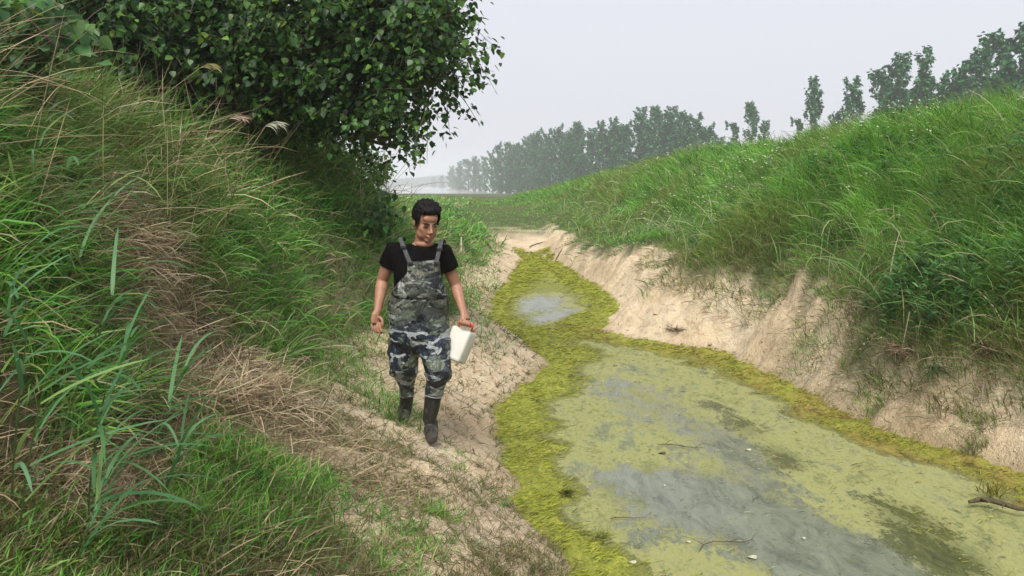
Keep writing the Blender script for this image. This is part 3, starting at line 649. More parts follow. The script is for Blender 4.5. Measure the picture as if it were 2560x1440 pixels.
leafy_tree('poplar_tree', 'poplar at the left edge with its crown running out of the frame top', b2, [[hub, P(0, 0, 7.2), P(-60, -150, 7.2)], [hub, P(180, 60, 7.3), P(300, -20, 7.3)]],
           [(P(60, 0, 7.4), (.9, .8, .6)), (P(260, 60, 7.6), (.7, .7, .5))], 330, 20, .075, [(.03, .08, .02), (.045, .12, .03), (.09, .18, .05)], [3, 3, 1], .07, tl=[b2.lerp(hub, .5), hub])
b3 = gv(-2.72, 4.75); hub = P(70, 170, 4.6)
leafy_tree('poplar_sapling', 'young poplar with large bright green leaves in the top left corner', b3, [[hub, P(60, 60, 4.5), P(120, -30, 4.5)], [hub, P(20, 180, 4.4), P(-40, 120, 4.4)], [hub, P(120, 150, 4.4), P(150, 90, 4.3)]],
           [(P(60, 90, 4.45), (.2, .25, .2)), (P(20, 180, 4.4), (.14, .2, .1)), (P(110, 30, 4.4), (.13, .2, .12))], 46, 9, .085, [(.07, .19, .05), (.05, .13, .05), (.18, .32, .03), (.12, .22, .08)], [4, 4, .6, 2], .014, twig=(.12, .25), tl=[b3.lerp(hub, .5), hub])
b4 = ground_at(915, 640, 5.5); Y4 = b4.y; q4 = Y4/6.75; hub = P(935, 585, Y4)
leafy_tree('poplar_sapling', 'small poplar sapling with drooping leaves beside the man\'s shoulder', b4, [[hub, P(950, 540, Y4), P(975, 490, Y4)], [hub, P(975, 560, Y4), P(990, 555, Y4)]],
           [(P(945, 545, Y4), (.15*q4, .16, .13*q4)), (P(965, 495, Y4), (.1*q4, .1, .06*q4))], 30, 6, .065*q4, [(.06, .18, .05), (.04, .12, .035), (.12, .24, .07)], [3, 3, 1], .006, twig=(.08, .18), tl=[b4.lerp(hub, .5), hub])
# low bushes under the poplars and along the bank top
def bush(label, c, r, n, size, cols, wts):
    root = empty('bush', gv(c[0], c[1]), label=label, cat='bush')
    v = RS.normal(size=(n, 3)); v /= np.linalg.norm(v, axis=1)[:, None]; k = noise(v[:, 0]*2.2+c[0], v[:, 1]*2.2+v[:, 2], 201)
    p = np.array(c)+v*np.array(r)*(RS.uniform(.3, 1, (n, 1))**.5)*(.7+.6*k[:, None]); p[:, 2] = np.maximum(p[:, 2], H(p[:, 0], p[:, 1])+.03)
    V, q, cc = leaves(p, R(n, 0, 6.3), R(n, -.2, 1.4), size*R(n, .5, 1.2), pal(n, cols, wts, .2), asp=.6)
    s = Sheaf(); s.add(V, q, [], cc); s.build('foliage', M_LEAF, root)
    st = Solid()
    for i in range(7):
        e = p[RS.randint(n)]; g_ = gv(c[0]+RS.uniform(-.1, .1), c[1]+RS.uniform(-.1, .1), -.05); st.tube([g_, g_.lerp(Vector(e), .5)+Vector((0, 0, .1)), Vector(e)], [.012, .008, .003], 5)
    st.build('stems', M_BARK, root); return root
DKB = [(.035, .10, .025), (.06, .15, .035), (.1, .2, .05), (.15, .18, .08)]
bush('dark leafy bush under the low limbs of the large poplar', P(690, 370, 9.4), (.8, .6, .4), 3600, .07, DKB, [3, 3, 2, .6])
bush('leafy green bush where the left bank top meets the sky', P(880, 425, 9.8), (.5, .5, .3), 2600, .06, [(.12, .24, .06), (.18, .30, .08), (.08, .17, .04)], [2, 2, 2])
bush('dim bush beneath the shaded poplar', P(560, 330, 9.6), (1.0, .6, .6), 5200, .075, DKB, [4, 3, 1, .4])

# near reeds at the left edge
def reed(label, x, y, h, n, L, w, az0=1.4, cols=None, grp=None):
    g_ = gv(x, y); root = empty('reed', g_, label=label, cat='reed', group=grp); sh = Sheaf(); a = az0+RS.uniform(-.8, .8); ln = RS.uniform(.05, .4)
    sh.blades(np.array([tuple(g_)]), np.array([a]), np.array([ln]), np.array([.15]), np.array([h]), np.array([.009]), np.array([[.09, .13, .05]]), segs=4, prof='stem', roll=np.array([.3]))
    sh.build('stem', M_GRASS, root); sh = Sheaf(); t = np.linspace(.25, 1, n); th = ln+.075
    base = np.stack([g_.x+math.sin(a)*math.sin(th)*t*h, g_.y+math.cos(a)*math.sin(th)*t*h, g_.z+math.cos(th)*t*h], 1)
    cc = cols or [(.08, .20, .08), (.12, .25, .12), (.06, .15, .055), (.16, .26, .08)]
    sh.blades(base, az0+RS.uniform(-1.7, 1.7, n), R(n, .4, 1.2), R(n, .3, 1.5), R(n, .6, 1.25)*L, R(n, .7, 1.3)*w, pal(n, cc, [3, 2, 2, 1]), segs=6, roll=R(n, -.5, .5))
    sh.build('leaves', M_GRASS, root); return root
RD = [(-1.42, 2.35, .45, 'broad leaved reed lowest at the left edge of the shore'), (-1.36, 2.62, .5, 'blue green reed whose long leaf crosses the dead stems'), (-1.62, 2.95, .7, 'tall reed before the dry straw at the left edge'),
      (-1.25, 2.3, .3, 'short reed leaning over the near green grass'), (-1.85, 3.3, .75, 'reed standing in front of the straw lip'), (-1.2, 2.75, .3, 'small reed with arching pale leaves on the near sand'),
      (-1.62, 2.55, .7, 'reed partly out of the frame at the left'), (-1.62, 3.2, .4, 'low reed at the foot of the collapsed straw'), (-2.0, 3.4, .6, 'tallest reed rising against the dark bank'), (-1.35, 2.95, .45, 'slender reed between the straw and near grass'),
      (-1.5, 2.45, .6, 'reed with crowded leaves second from the left edge'), (-1.3, 2.5, .4, 'reed bending low toward the sand beside the crowded one'), (-1.75, 2.75, .8, 'reed whose upper leaves cross the straw at the left edge')]
for x, y, h, l in RD: reed(l, x, y, h, 10, .34, .013)
# drooping seed heads
def seedgrass(label, px, py, Y, dx, L=.9, cols=(.42, .33, .26)):
    tip = P(px, py, Y); by = Y+.5; bx = tip.x-dx; g_ = gv(bx, by); root = empty('plume_grass', g_, label=label, cat='grass stem')
    s = Solid(); mid = g_.lerp(tip, .6)+Vector((-.02, 0, .12*L)); s.tube([g_, mid, tip], [.004, .003, .002], 5); s.build('stem', M_TAN, root)
    n = 60; sh = Sheaf(); t = RS.uniform(0, 1, n); base = np.array([tuple(tip)])+np.stack([t*.07*np.sign(dx), 0*t, .015*np.sin(t*PI)], 1)
    sh.blades(base, R(n, 1.0, 2.0)*np.sign(dx), R(n, .9, 1.5), R(n, .8, 1.6), R(n, .05, .11), R(n, .003, .006), pal(n, [cols], [1], .25), segs=4)
    sh.build('seed_head', M_DRY, root)
M_TAN = plain('tan_stem', (.20, .18, .10), .7, .2, .25, 40)
seedgrass('pinkish drooping plume bending right over the middle of the bank', 570, 298, 5.2, .7)
seedgrass('pale curled plume right of the pinkish one', 664, 315, 5.4, .5, cols=(.5, .5, .4))
seedgrass('brown arching plume highest against the dark poplar', 500, 170, 5.6, .7, cols=(.33, .3, .14))
seedgrass('dull plume near the left edge of the bank', 45, 340, 4.5, .35, cols=(.3, .26, .2))
seedgrass('small grey plume low at the left edge', 30, 440, 4.3, .3, cols=(.33, .27, .22))

# ------------------------------------------------------------------ the far poplars
def far_tree_mesh(seed, Ht, wide):
    rs = np.random.RandomState(seed); s = Sheaf(); tr = Solid(); lean = rs.uniform(-.05, .02)
    tr.tube([(0, 0, 0), (lean*Ht*.4, 0, Ht*.5), (lean*Ht, 0, Ht*.96)], [.16, .1, .02], 7)
    pos = []
    nb = 34
    for i in range(nb):
        t = .0+.94*(i/nb)+rs.uniform(-.02, .02); a = rs.uniform(0, 2*PI); up = rs.uniform(.25, .5)
        L = wide*(1.15-.75*t)*rs.uniform(.6, 1.15)*(1 if t > .2 else .9)
        p0 = np.array([lean*Ht*t, 0, Ht*t]); m = 75; u = rs.uniform(.05, 1, m)
        hor = L*np.sin(np.minimum(u*1.6, 1.5))*.75; up_ = u*L*1.5*(1-up*.5)
        c = p0+np.stack([np.cos(a)*hor-.10*up_, np.sin(a)*hor, up_], 1)+rs.normal(size=(m, 3))*.15*(1.15-.5*u[:, None])
        c[:, 2] = np.minimum(c[:, 2], Ht*1.03); pos.append(c)
    for k in range(rs.randint(2, 5)):          # wind-bent tips
        u = rs.uniform(0, 1, 55); x0 = rs.uniform(-.45, .45)*wide; hh = rs.uniform(.72, .96)*Ht
        pos.append(np.stack([x0-.35*u**2-.1, rs.uniform(-.3, .3)*wide+0*u, hh+u*Ht*.09], 1)+rs.normal(size=(55, 3))*.11)
    pos = np.concatenate(pos); n = len(pos)
    V, q, c = leaves(pos, rs.uniform(0, 6.3, n), rs.uniform(-.4, 1.5, n), rs.uniform(.2, .42, n), pal(n, [(.028, .13, .045), (.045, .17, .055), (.02, .08, .035), (.08, .2, .075)], [4, 3, 2, 1.2]), asp=.8)
    s.add(V, q, [], c)
    return s.build('crown', M_FAR, link=False), tr.build('trunk', M_BARK, link=False)
VAR = [far_tree_mesh(300+i, 12., wd) for i, wd in enumerate((1.5, 1.9, 2.2, 1.7, 2.5, 2.0))]
ORD = 'first second third fourth fifth sixth seventh eighth ninth tenth eleventh twelfth thirteenth fourteenth fifteenth sixteenth seventeenth eighteenth nineteenth twentieth twenty-first twenty-second twenty-third twenty-fourth twenty-fifth twenty-sixth twenty-seventh twenty-eighth twenty-ninth thirtieth thirty-first thirty-second thirty-third thirty-fourth thirty-fifth thirty-sixth thirty-seventh thirty-eighth'.split()
TREES = [(1088, 436), (1108, 432), (1132, 420), (1152, 400), (1172, 392), (1190, 386), (1212, 384), (1232, 372), (1254, 352), (1276, 350), (1300, 352), (1320, 338), (1348, 318), (1372, 322), (1400, 308),
         (1424, 322), (1448, 300), (1480, 318), (1508, 302), (1540, 294), (1572, 300), (1603, 268), (1640, 262), (1676, 266), (1708, 275), (1742, 284), (1772, 305), (1826, 298), (1872, 252), (1905, 300), (1985, 288),
         (2030, 198), (2088, 268), (2128, 198), (2192, 172), (2232, 140), (2292, 134), (2342, 196), (2388, 152), (2424, 128), (2474, 82), (2536, 70), (2590, 60)]
DLAB = {1872: 'lone bushy poplar tip on the skyline left of the tall narrow one', 1905: 'low poplar touching the right side of the lone bushy one', 1985: 'small dark poplar tip just left of the tall narrow poplar',
        2030: 'tall narrow dark poplar standing alone above the grassy ridge', 2088: 'short poplar between the tall narrow one and the leaning one', 2128: 'poplar with its top blown to the left above the ridge',
        2192: 'left poplar of the dense dark clump above the ridge', 2232: 'middle poplar of the dense dark clump above the ridge', 2292: 'right poplar with twin tips in the dense dark clump',
        2342: 'low poplar in the gap right of the dense clump', 2388: 'poplar with ragged top rising after the gap in the row', 2424: 'slim poplar joined to the tall group at the right edge',
        2474: 'tall poplar with a slim spire near the right edge', 2536: 'tallest poplar, its spire nearest the upper right corner', 2590: 'poplar cut by the right edge of the frame', 1826: 'low ragged poplar left of the lone bushy one'}
DX = [1050, 1088, 1150, 1185, 1250, 1310, 1430, 1540, 1640, 1740, 1875, 2030, 2290, 2600]; DD = [900, 800, 480, 400, 290, 250, 200, 175, 160, 148, 138, 115, 95, 80]
cnt = 0
def far_tree(px, top, D, v, label, grp, sq=1.):
    x = (px-1280)/F*D; bz = float(H(x, D))-.3; hz = CAMZ+(HOR-top)/F*D-bz
    root = empty('poplar_tree', (x, D, bz), label=label, cat='tree', group=grp); root.scale = (hz/12*sq, hz/12*sq, hz/12); root.rotation_euler.z = RS.uniform(-.5, .5)
    for nm, me in zip(('crown', 'trunk'), VAR[v]):
        o = bpy.data.objects.new(nm, me); C.objects.link(o); o.parent = root
for i, (px, top) in enumerate(TREES):
    lab = DLAB.get(px) or 'hazy grey green poplar, %s from the river end of the far row' % ORD[i]
    far_tree(px, top+6, float(np.interp(px, DX, DD))*RS.uniform(.97, 1.03), i*5 % 6 if i % 3 else RS.randint(6), lab, 'far row of poplars', 1.08 if px > 2100 else .95 if px > 1860 else 1.12 if px > 1180 else 1.9)
for i in range(48):
    px = RS.uniform(1130, 1840); top = float(np.interp(px, [1130, 1235, 1350, 1500, 1650, 1750, 1840], [425, 388, 348, 325, 305, 315, 345]))+RS.uniform(-8, 22)
    far_tree(px, top, float(np.interp(px, DX, DD))*RS.uniform(1.03, 1.12), RS.randint(6), 'hazy poplar crown filling the gaps inside the far row', 'poplars filling the far row', 1.5)
for i in range(12):
    px = RS.uniform(2180, 2310) if i % 3 == 0 else RS.uniform(2370, 2580); far_tree(px, float(np.interp(px, [2140, 2240, 2340, 2450, 2580], [260, 215, 250, 190, 160]))+RS.uniform(-10, 20), float(np.interp(px, DX, DD))*RS.uniform(1.05, 1.15), RS.randint(6), 'dark poplar crown half hidden behind the nearer row on the right', 'poplars behind the right group', 1.4)
sh = Sheaf(); n = 9000; D = R(n, 1080, 1150); x = D*R(n, -.16, -.055); hh = (10+9*fbm(x*.03, D*0, 3, 211))*np.clip(.55+.5*(x/D+.16)/.1, .5, 1)
V, q, c = leaves(np.stack([x, D, -1.5+hh*RS.rand(n)**.7], 1), R(n, 0, 6.3), R(n, -.3, 1.2), R(n, 2, 4), pal(n, [(.05, .09, .04), (.04, .07, .04)], [1, 1])); sh.add(V, q, [], c)
tag(sh.build('distant_wood', M_FAR), 'far pale wood beyond the river fading into haze', 'wood', kind='stuff')

# ------------------------------------------------------------------ small things
M_TWIG = plain('dark_twig', (.075, .06, .035), .85, .15, .35, 60)
def twig(label, px, py, L, ang, z=None, r=.006, name='twig', forks=3, bow=.05, mat=None):
    if z is None: p = ground_at(px, py)
    else: a = Pz(px, py, z); p = Vector((a[0], a[1], z))
    s = Solid(); d = Vector((math.cos(ang), math.sin(ang), 0)); nrm = Vector((-d.y, d.x, 0)); pts = []
    for i in range(7):
        t = i/6-.5; q = p+d*L*t+nrm*bow*L*math.sin(i*1.1)+Vector((0, 0, .008+.25*abs(bow)*L*math.sin(PI*i/6)))
        if z is None: q.z = float(H(q.x, q.y))+r*.6+.2*abs(bow)*L*math.sin(PI*i/6)
        pts.append(q)
    s.tube(pts, [r*.6, r, r, r*.9, r*.8, r*.6, r*.3], 6)
    for k in range(forks):
        b = pts[1+k*2 % 5]; e = b+(d*RS.uniform(-.4, .7)+nrm*RS.choice([-1, 1])*.5).normalized()*L*RS.uniform(.2, .35)+Vector((0, 0, .015)); s.tube([b, b.lerp(e, .5)+Vector((0, 0, .01)), e], [r*.6, r*.45, r*.2], 5)
    o = s.build(name, mat or M_TWIG); return tag(o, label, name.replace('_', ' '))
twig('thin forked twig floating on the algae film left of mid pool', 1700, 1118, .34, -.25, .012, .004)
twig('long bent twig half sunk in the open water near the bottom', 1820, 1362, .42, .5, .008, .003, bow=.12)
twig('short twig pointing up from the grey open water', 1890, 1248, .12, 1.0, .012, .003, forks=1)
twig('thin dark twig on yellow algae at the lower left of the pool', 1570, 1298, .22, .1, .012, .003, forks=1)
twig('dark curved branch lying on brown algae at the right edge', 2510, 1268, .38, -.35, .045, .017, 'branch', 2, .14)
twig('bleached stick lying across the upper sand head', 1400, 632, .9, .7, None, .012, 'branch', 1, .04)
twig('dark twig on the sand near the head of the creek', 1340, 612, .7, 1.0, None, .014, 'branch', 3, .08)
twig('thin reed stem leaning against the eroded right bank', 2140, 620, .01, 0, None, .001, 'twig', 0)
bpy.data.objects.remove(bpy.data.objects['twig.004'])
def stalk(label, a, b, r, name='dry_stalk', mat=None, mid=(0, 0, 0)):
    s = Solid(); m = a.lerp(b, .5)+Vector(mid); s.tube([a, a.lerp(m, .5)+Vector(mid)*.25, m, b.lerp(m, .5)+Vector(mid)*.25, b], [r, r*.95, r*.85, r*.7, r*.4], 7)
    return tag(s.build(name, mat or M_TAN), label, name.replace('_', ' '))
p = ground_at(2245, 925); stalk('straight dry stalk standing on the right sand slope', p, p+Vector((.08, .02, .48)), .007)
p = ground_at(2330, 965); stalk('long green stalk slanting down the right scarp to a leaf tuft', p+Vector((0, 0, .05)), p+Vector((.62, .35, .42)), .007, mid=(0, 0, .03))
p = ground_at(1153, 635, 6, 40); q = P(1153, 588, p.y); stalk('short pale stake standing in the grass behind the man', p, q, .022, 'stake', plain('pale_wood', (.5, .5, .3), .8, .2, .2, 20))
p = ground_at(2330, 960); g_ = p; root = empty('leaf_tuft', p, label='hanging dark leaf tuft at the foot of the slanting green stalk', cat='plant')
s = Sheaf(); n = 34; s.blades(np.tile(np.array([[p.x, p.y-.02, p.z+.10]]), (n, 1))+RS.normal(size=(n, 3))*.02, R(n, 2.0, 4.6), R(n, .9, 1.9), R(n, .6, 1.4), R(n, .12, .24), R(n, .006, .012), pal(n, [(.04, .08, .02), (.06, .11, .03)], [1, 1]), segs=5)
s.build('leaves', M_GRASS, root)
def clump(label, px, py, n, L, w, cols, z=None, rad=.05, name='plant_clump', cat='plant clump', lean=(.7, 1.5)):
    if z is None: p = ground_at(px, py)
    else: a = Pz(px, py, z); p = Vector((a[0], a[1], z))
    s = Sheaf(); s.blades(np.array([[*p]])+RS.normal(size=(n, 3))*np.array([rad, rad, .006])+[0, 0, .01], R(n, 0, 6.3), R(n, *lean), R(n, 0, 1), R(n, .5, 1.1)*L, R(n, .6, 1.2)*w, pal(n, cols, [1]*len(cols)), segs=4)
    return tag(s.build(name, M_DRY), label, cat)
clump('dark rotting tuft on the yellow algae at the lower left of the pool', 1418, 1236, 90, .07, .006, [(.05, .06, .012), (.08, .08, .015), (.14, .13, .03)], .02, .012, 'rotting_tuft', 'tuft')
clump('small olive tuft on the algae below the dark rotting one', 1500, 1340, 60, .07, .005, [(.12, .14, .02), (.2, .22, .04)], .02, .014, 'rotting_tuft', 'tuft')
clump('brown dead root clump lying on the right sand spit', 1690, 832, 150, .16, .006, [(.10, .07, .045), (.17, .12, .08), (.06, .045, .03)], None, .05, 'root_clump', 'root clump')
clump('tangled dead roots hanging from the right scarp', 2260, 880, 260, .2, .007, [(.16, .12, .07), (.28, .21, .13), (.08, .055, .035)], None, .08, 'root_clump', 'root clump', (.9, 1.9))
clump('dark root mass under the overhang at the right edge', 2480, 880, 260, .2, .007, [(.12, .09, .05), (.2, .15, .09), (.06, .04, .025)], None, .08, 'root_clump', 'root clump', (.9, 1.9))
clump('peaked bit of dried algae on the right waterline', 2480, 1240, 60, .1, .012, [(.12, .12, .02), (.2, .17, .03)], .03, .03, 'algae_peak', 'algae heap', (.1, .6))
M_FLEAF = plain('floating_leaf', (.36, .37, .25), .5, .4, .25, 60)
for px, py, sz, l in ((1880, 1392, .028, 'pale oval leaf floating on open water at the bottom'), (2008, 1345, .014, 'small pale leaf floating right of the tiny dark bits'), (1720, 1354, .016, 'pale leaf floating left of the bottom leaf'),
                      (1660, 1213, .010, 'tiny white leaf on the grey water below the floating twig'), (1870, 1124, .026, 'pale leaf by the dark weed in the mid pool'), (1655, 1132, .03, 'brown oval leaf floating under the forked twig'), (1580, 1405, .024, 'yellowish leaf on algae at the lower left')):
    a = Pz(px, py, .012); V = [(a[0], a[1], .016)]; k = 12
    for j in range(k): th = 2*PI*j/k; V.append((a[0]+sz*math.cos(th)*(1+.1*math.sin(3*th)), a[1]+sz*.7*math.sin(th), .012+.004*math.sin(2*th)))
    tag(mesh('floating_leaf', V, None, [(0, 1+j, 1+(j+1) % k) for j in range(k)], mat=M_FLEAF if 'brown' not in l else M_TWIG), l, 'leaf')

# ------------------------------------------------------------------ the man
YB = 5.42
def PM(px, py, y=YB): return P(px, py, y)
K = YB/F
def skin_mat():
    m, n, b, o = nodes('skin'); tc = N(n, 'ShaderNodeTexCoord').outputs['Object']
    n.links.new(ramp(n, tex(n, 25, 4, .6, tc), [(.3, (.25, .125, .08)), (.7, (.33, .175, .115))]), b.inputs['Base Color'])
    b.inputs['Roughness'].default_value = .5; b.inputs['Subsurface Weight'].default_value = .08; b.inputs['Subsurface Radius'].default_value = (.01, .004, .002); b.inputs['Specular IOR Level'].default_value = .35
    return m
M_SKIN = skin_mat()
def camo():
    m, n, b, o = nodes('camouflage_cloth'); tc = N(n, 'ShaderNodeTexCoord').outputs['Object']
    sx = N(n, 'ShaderNodeSeparateXYZ'); n.links.new(tc, sx.inputs[0])
    low = mth(n, 'MULTIPLY', mth(n, 'SUBTRACT', 1.22, sx.outputs[2]), 6.0, True)
    a = tex(n, 4.6, 2, .45, tc, (1, 1, 1.6, 0), 1.0); b2 = tex(n, 6.5, 2, .5, tc, (1, 1, 1.8, .7), 1.4); c = tex(n, 5.6, 2, .5, tc, (1.0, 1, 2.2, 2.0), 1.8); d = tex(n, 5.2, 2, .45, tc, (1, 1.2, 1.5, 3.1), 1.2)
    base = mixc(n, low, (.034, .040, .034), (.015, .021, .034))
    col = mixc(n, ramp(n, a, [(0, (0, 0, 0)), (.52, (1, 1, 1))], 'CONSTANT'), base, mixc(n, low, (.075, .08, .062), (.035, .048, .062)))
    col = mixc(n, ramp(n, d, [(0, (0, 0, 0)), (.56, (1, 1, 1))], 'CONSTANT'), col, (.085, .105, .08))
    col = mixc(n, ramp(n, b2, [(0, (0, 0, 0)), (.57, (1, 1, 1))], 'CONSTANT'), col, (.008, .010, .014))
    col = mixc(n, ramp(n, c, [(0, (0, 0, 0)), (.56, (1, 1, 1))], 'CONSTANT'), col, mixc(n, low, (.16, .17, .155), (.24, .265, .28)))
    n.links.new(col, b.inputs['Base Color']); b.inputs['Roughness'].default_value = .42; b.inputs['Specular IOR Level'].default_value = .35
    bump(n, b, mth(n, 'ADD', tex(n, 9, 3, .5, tc, (1, 1, .6, 0), 1.5), mth(n, 'MULTIPLY', tex(n, 5, 3, .6, tc, (1.6, 1, .8, .4), 2.5), 1.2)), .75, .035)
    return m
def muddy(name, c):
    m, n, b, o = nodes(name); ge = N(n, 'ShaderNodeNewGeometry').outputs['Position']; sx = N(n, 'ShaderNodeSeparateXYZ'); n.links.new(ge, sx.inputs[0])
    h = mth(n, 'MULTIPLY', mth(n, 'SUBTRACT', .62, sx.outputs[2]), 3.0, True)
    f = ramp(n, mth(n, 'ADD', tex(n, 22, 6, .7), mth(n, 'MULTIPLY', h, .16)), [(.5, (0, 0, 0)), (.66, (1, 1, 1))])
    n.links.new(mixc(n, mth(n, 'MULTIPLY', f, .09), c, (.30, .24, .17)), b.inputs['Base Color']); n.links.new(mth(n, 'ADD', .34, mth(n, 'MULTIPLY', f, .5)), b.inputs['Roughness'])
    bump(n, b, tex(n, 14, 4, .6), .25, .02); return m
M_CAMO = camo(); M_SHIRT = plain('black_cotton', (.004, .0036, .004), .9, .05, .2, 30, .3); M_BOOT = muddy('black_rubber', (.010, .010, .011))
M_HAIR = plain('black_hair', (.004, .0035, .0035), .6, .15, .3, 80, .6); M_STRAP = plain('grey_webbing', (.045, .05, .055), .7, .3, .4, 60, .4); M_BUCK = plain('buckle_plastic', (.02, .02, .022), .4, .5)
fF = gv(-.53, 5.33); fB = gv(-.735, 5.66)
man = empty('person', (fF+fB)/2, label='man in black t-shirt and camouflage chest waders walking down the sandy shore', cat='person')
body = Solid()
HM = Matrix.Translation(PM(1065, 556, 5.36)) @ Matrix.Rotation(math.radians(27), 4, 'Z') @ Matrix.Rotation(math.radians(19), 4, 'X') @ Matrix.Scale(.99, 4)
E = lambda c, r, **k: body.ell(c, r, HM, **k)
E((0, .015, .035), (.073, .092, .085), nu=24, nv=16); E((0, -.03, -.03), (.060, .060, .078), nu=24, nv=16); E((0, -.058, -.092), (.027, .027, .020))
for sx_ in (-1, 1):
    E((sx_*.037, -.050, -.022), (.024, .024, .030)); E((sx_*.038, -.028, -.062), (.026, .038, .034)); E((sx_*.075, .012, -.008), (.009, .017, .029)); E((sx_*.0105, -.099, -.036), (.0085, .010, .0075))
    E((sx_*.029, -.070, .002), (.017, .013, .011))
E((0, -.072, .020), (.048, .017, .010)); E((0, -.066, .05), (.05, .025, .03))
body.add(*[x_ for x_ in tube([HM @ Vector(v) for v in ((0, -.084, .010), (0, -.098, -.014), (0, -.110, -.034))], [.0075*1.04, .0085, .0115], 10)])
E((0, -.088, -.058), (.022, .010, .0055)); E((0, -.086, -.068), (.018, .010, .0062))
body.tube([HM @ Vector((0, .02, -.02)), PM(1060, 600, 5.40), PM(1054, 622, 5.44), PM(1050, 650, 5.45)], [.058, .056, .062, .07], 20)
body.ell(PM(1056, 613, 5.42), (.075, .07, .026)); 
# trunk and legs inside the clothes
body.rings([(PM(1048, 612), .05, .05), (PM(1047, 622), .15, .075), (PM(1046, 650), .15, .09), (PM(1046, 700), .125, .085), (PM(1047, 760), .12, .085), (PM(1047, 850), .14, .09)], 20)
body.tube([PM(1090, 840, 5.42), PM(1092, 930, 5.34), PM(1085, 985, 5.38), PM(1072, 1062, 5.42)], [.08, .055, .035, .025], 12)
body.tube([PM(1012, 840, 5.44), PM(1013, 930, 5.45), PM(1018, 975, 5.545), PM(1017, 995, 5.58), PM(1012, 1035, 5.66)], [.08, .055, .032, .03, .025], 12)
# arms
S_R, E_R, W_R = PM(984, 626, 5.44), PM(956, 702, 5.50), PM(944, 778, 5.40)
S_L, E_L, W_L = PM(1108, 632, 5.44), PM(1139, 713, 5.50), PM(1158, 779, 5.40)
for S_, E_, W_, r0 in ((S_R, E_R, W_R, 1.0), (S_L, E_L, W_L, .95)):
    body.tube([S_, S_.lerp(E_, .35), S_.lerp(E_, .8), E_, E_.lerp(W_, .25), E_.lerp(W_, .6), W_], [.054*r0, .051*r0, .041*r0, .038*r0, .041*r0, .033*r0, (.026*r0, .021*r0)], 16)
def finger(pts, r): body.tube(pts, [r, r*1.02, r*.95, r*.75][:len(pts)] if len(pts) < 5 else [r, r, r*.97, r*.9, r*.7], 10)
# image-left hand: hanging, half curled, seen from the back-thumb side
def off(o_, dx, dy, dz): return o_+Vector((dx, dy, dz))
pc = PM(940, 797, 5.385); body.tube([W_R, off(pc, 0, 0, .025), pc, off(pc, -.001, -.003, -.028)], [(.024, .021), (.033, .020), (.040, .019), (.038, .016)], 14)
for i, (fx, ln) in enumerate(((.028, .90), (.009, 1.0), (-.010, .95), (-.029, .78))):
    k0 = off(pc, fx*.9, -.012+.012*i*.6, -.022); k1 = off(k0, .003-.002*i, -.012, -.034*ln); k2 = off(k1, .010, -.004, -.026*ln); k3 = off(k2, .017, .010, -.014*ln)
    finger([k0, k1, k2, k3], .0092-.0006*i)
finger([off(pc, .026, -.010, .014), off(pc, .043, -.022, -.006), off(pc, .046, -.028, -.028), off(pc, .044, -.028, -.045)], .0105)
# image-right hand: fist closed round the jug handle
GR = PM(1166, 806, 5.37); hdir = Vector((.9, -.30, -.18)).normalized()      # handle bar direction
fc = W_L.lerp(GR, .60); body.tube([W_L, W_L.lerp(fc, .6), fc, fc.lerp(GR, .45)], [(.024, .021), (.030, .023), (.037, .024), (.037, .022)], 14)
side = hdir.cross(Vector((0, 0, 1))).normalized()
for i in range(4):
    c0 = GR+hdir*(-.030+.0195*i); r_ = .0095-.0005*i
    finger([c0+side*.018+Vector((0, 0, .020)), c0+side*.025+Vector((0, 0, -.002)), c0+side*.012+Vector((0, 0, -.021)), c0-side*.008+Vector((0, 0, -.019)), c0-side*.018+Vector((0, 0, -.004))], r_)
finger([fc+hdir*-.030+side*-.002, GR+hdir*-.042-side*.012+Vector((0, 0, .012)), GR+hdir*-.028-side*.022, GR+hdir*-.004-side*.024+Vector((0, 0, -.004))], .0105)
def keepfn(V):
    hd = np.array(HM.translation); face = (np.linalg.norm(V-hd, axis=1) < .17) & (V[:, 2] > hd[2]-.13)
    hand = (np.linalg.norm(V-np.array(pc), axis=1) < .11) | (np.linalg.norm(V-np.array(GR), axis=1) < .075)
    return np.where(hand, .22, np.where(face, .85, 1.))
body.remesh('body', .0042, 6, M_SKIN, man, keepfn)
# eyes looking down, brows, hair
def onhead(name, mat, parts, sub=None):
    s = Solid()
    for kind, *a in parts:
        if kind == 'e': s.ell(a[0], a[1], HM)
        else: s.tube([HM @ Vector(v) for v in a[0]], a[1], 8)
    return s.build(name, mat, man)
M_LID = plain('dark_eye', (.015, .009, .008), .25, .5); M_LIP = plain('lips', (.27, .09, .07), .45, .4)
for sx_ in (-1, 1):
    onhead('eye', M_LID, [('t', [(sx_*.045, -.0765, .0035), (sx_*.037, -.0835, .0045), (sx_*.028, -.0862, .0035), (sx_*.018, -.085, .000)], [.0012, .0042, .0048, .0018])])
    onhead('eyebrow', M_HAIR, [('t', [(sx_*.053, -.075, .021), (sx_*.040, -.087, .0275), (sx_*.026, -.0915, .0255), (sx_*.014, -.0925, .0215)], [.0018, .0042, .005, .003])])
onhead('lips', M_LIP, [('t', [(-.022, -.0915, -.0620), (-.010, -.0990, -.0590), (0, -.1000, -.0600), (.010, -.0990, -.0590), (.022, -.0915, -.0620)], [.0012, .0036, .0034, .0036, .0012]),
                       ('t', [(-.019, -.0915, -.0650), (-.008, -.0975, -.0690), (.008, -.0975, -.0690), (.019, -.0915, -.0650)], [.0012, .0046, .0046, .0012])])
hs_ = Solid(); EH = lambda c, r: hs_.ell(c, r, HM, nu=20, nv=12)
EH((0, .005, .098), (.079, .088, .050)); EH((0, .045, .045), (.084, .070, .088)); EH((0, -.05, .100), (.062, .042, .030)); EH((0, .06, -.01), (.066, .045, .06))
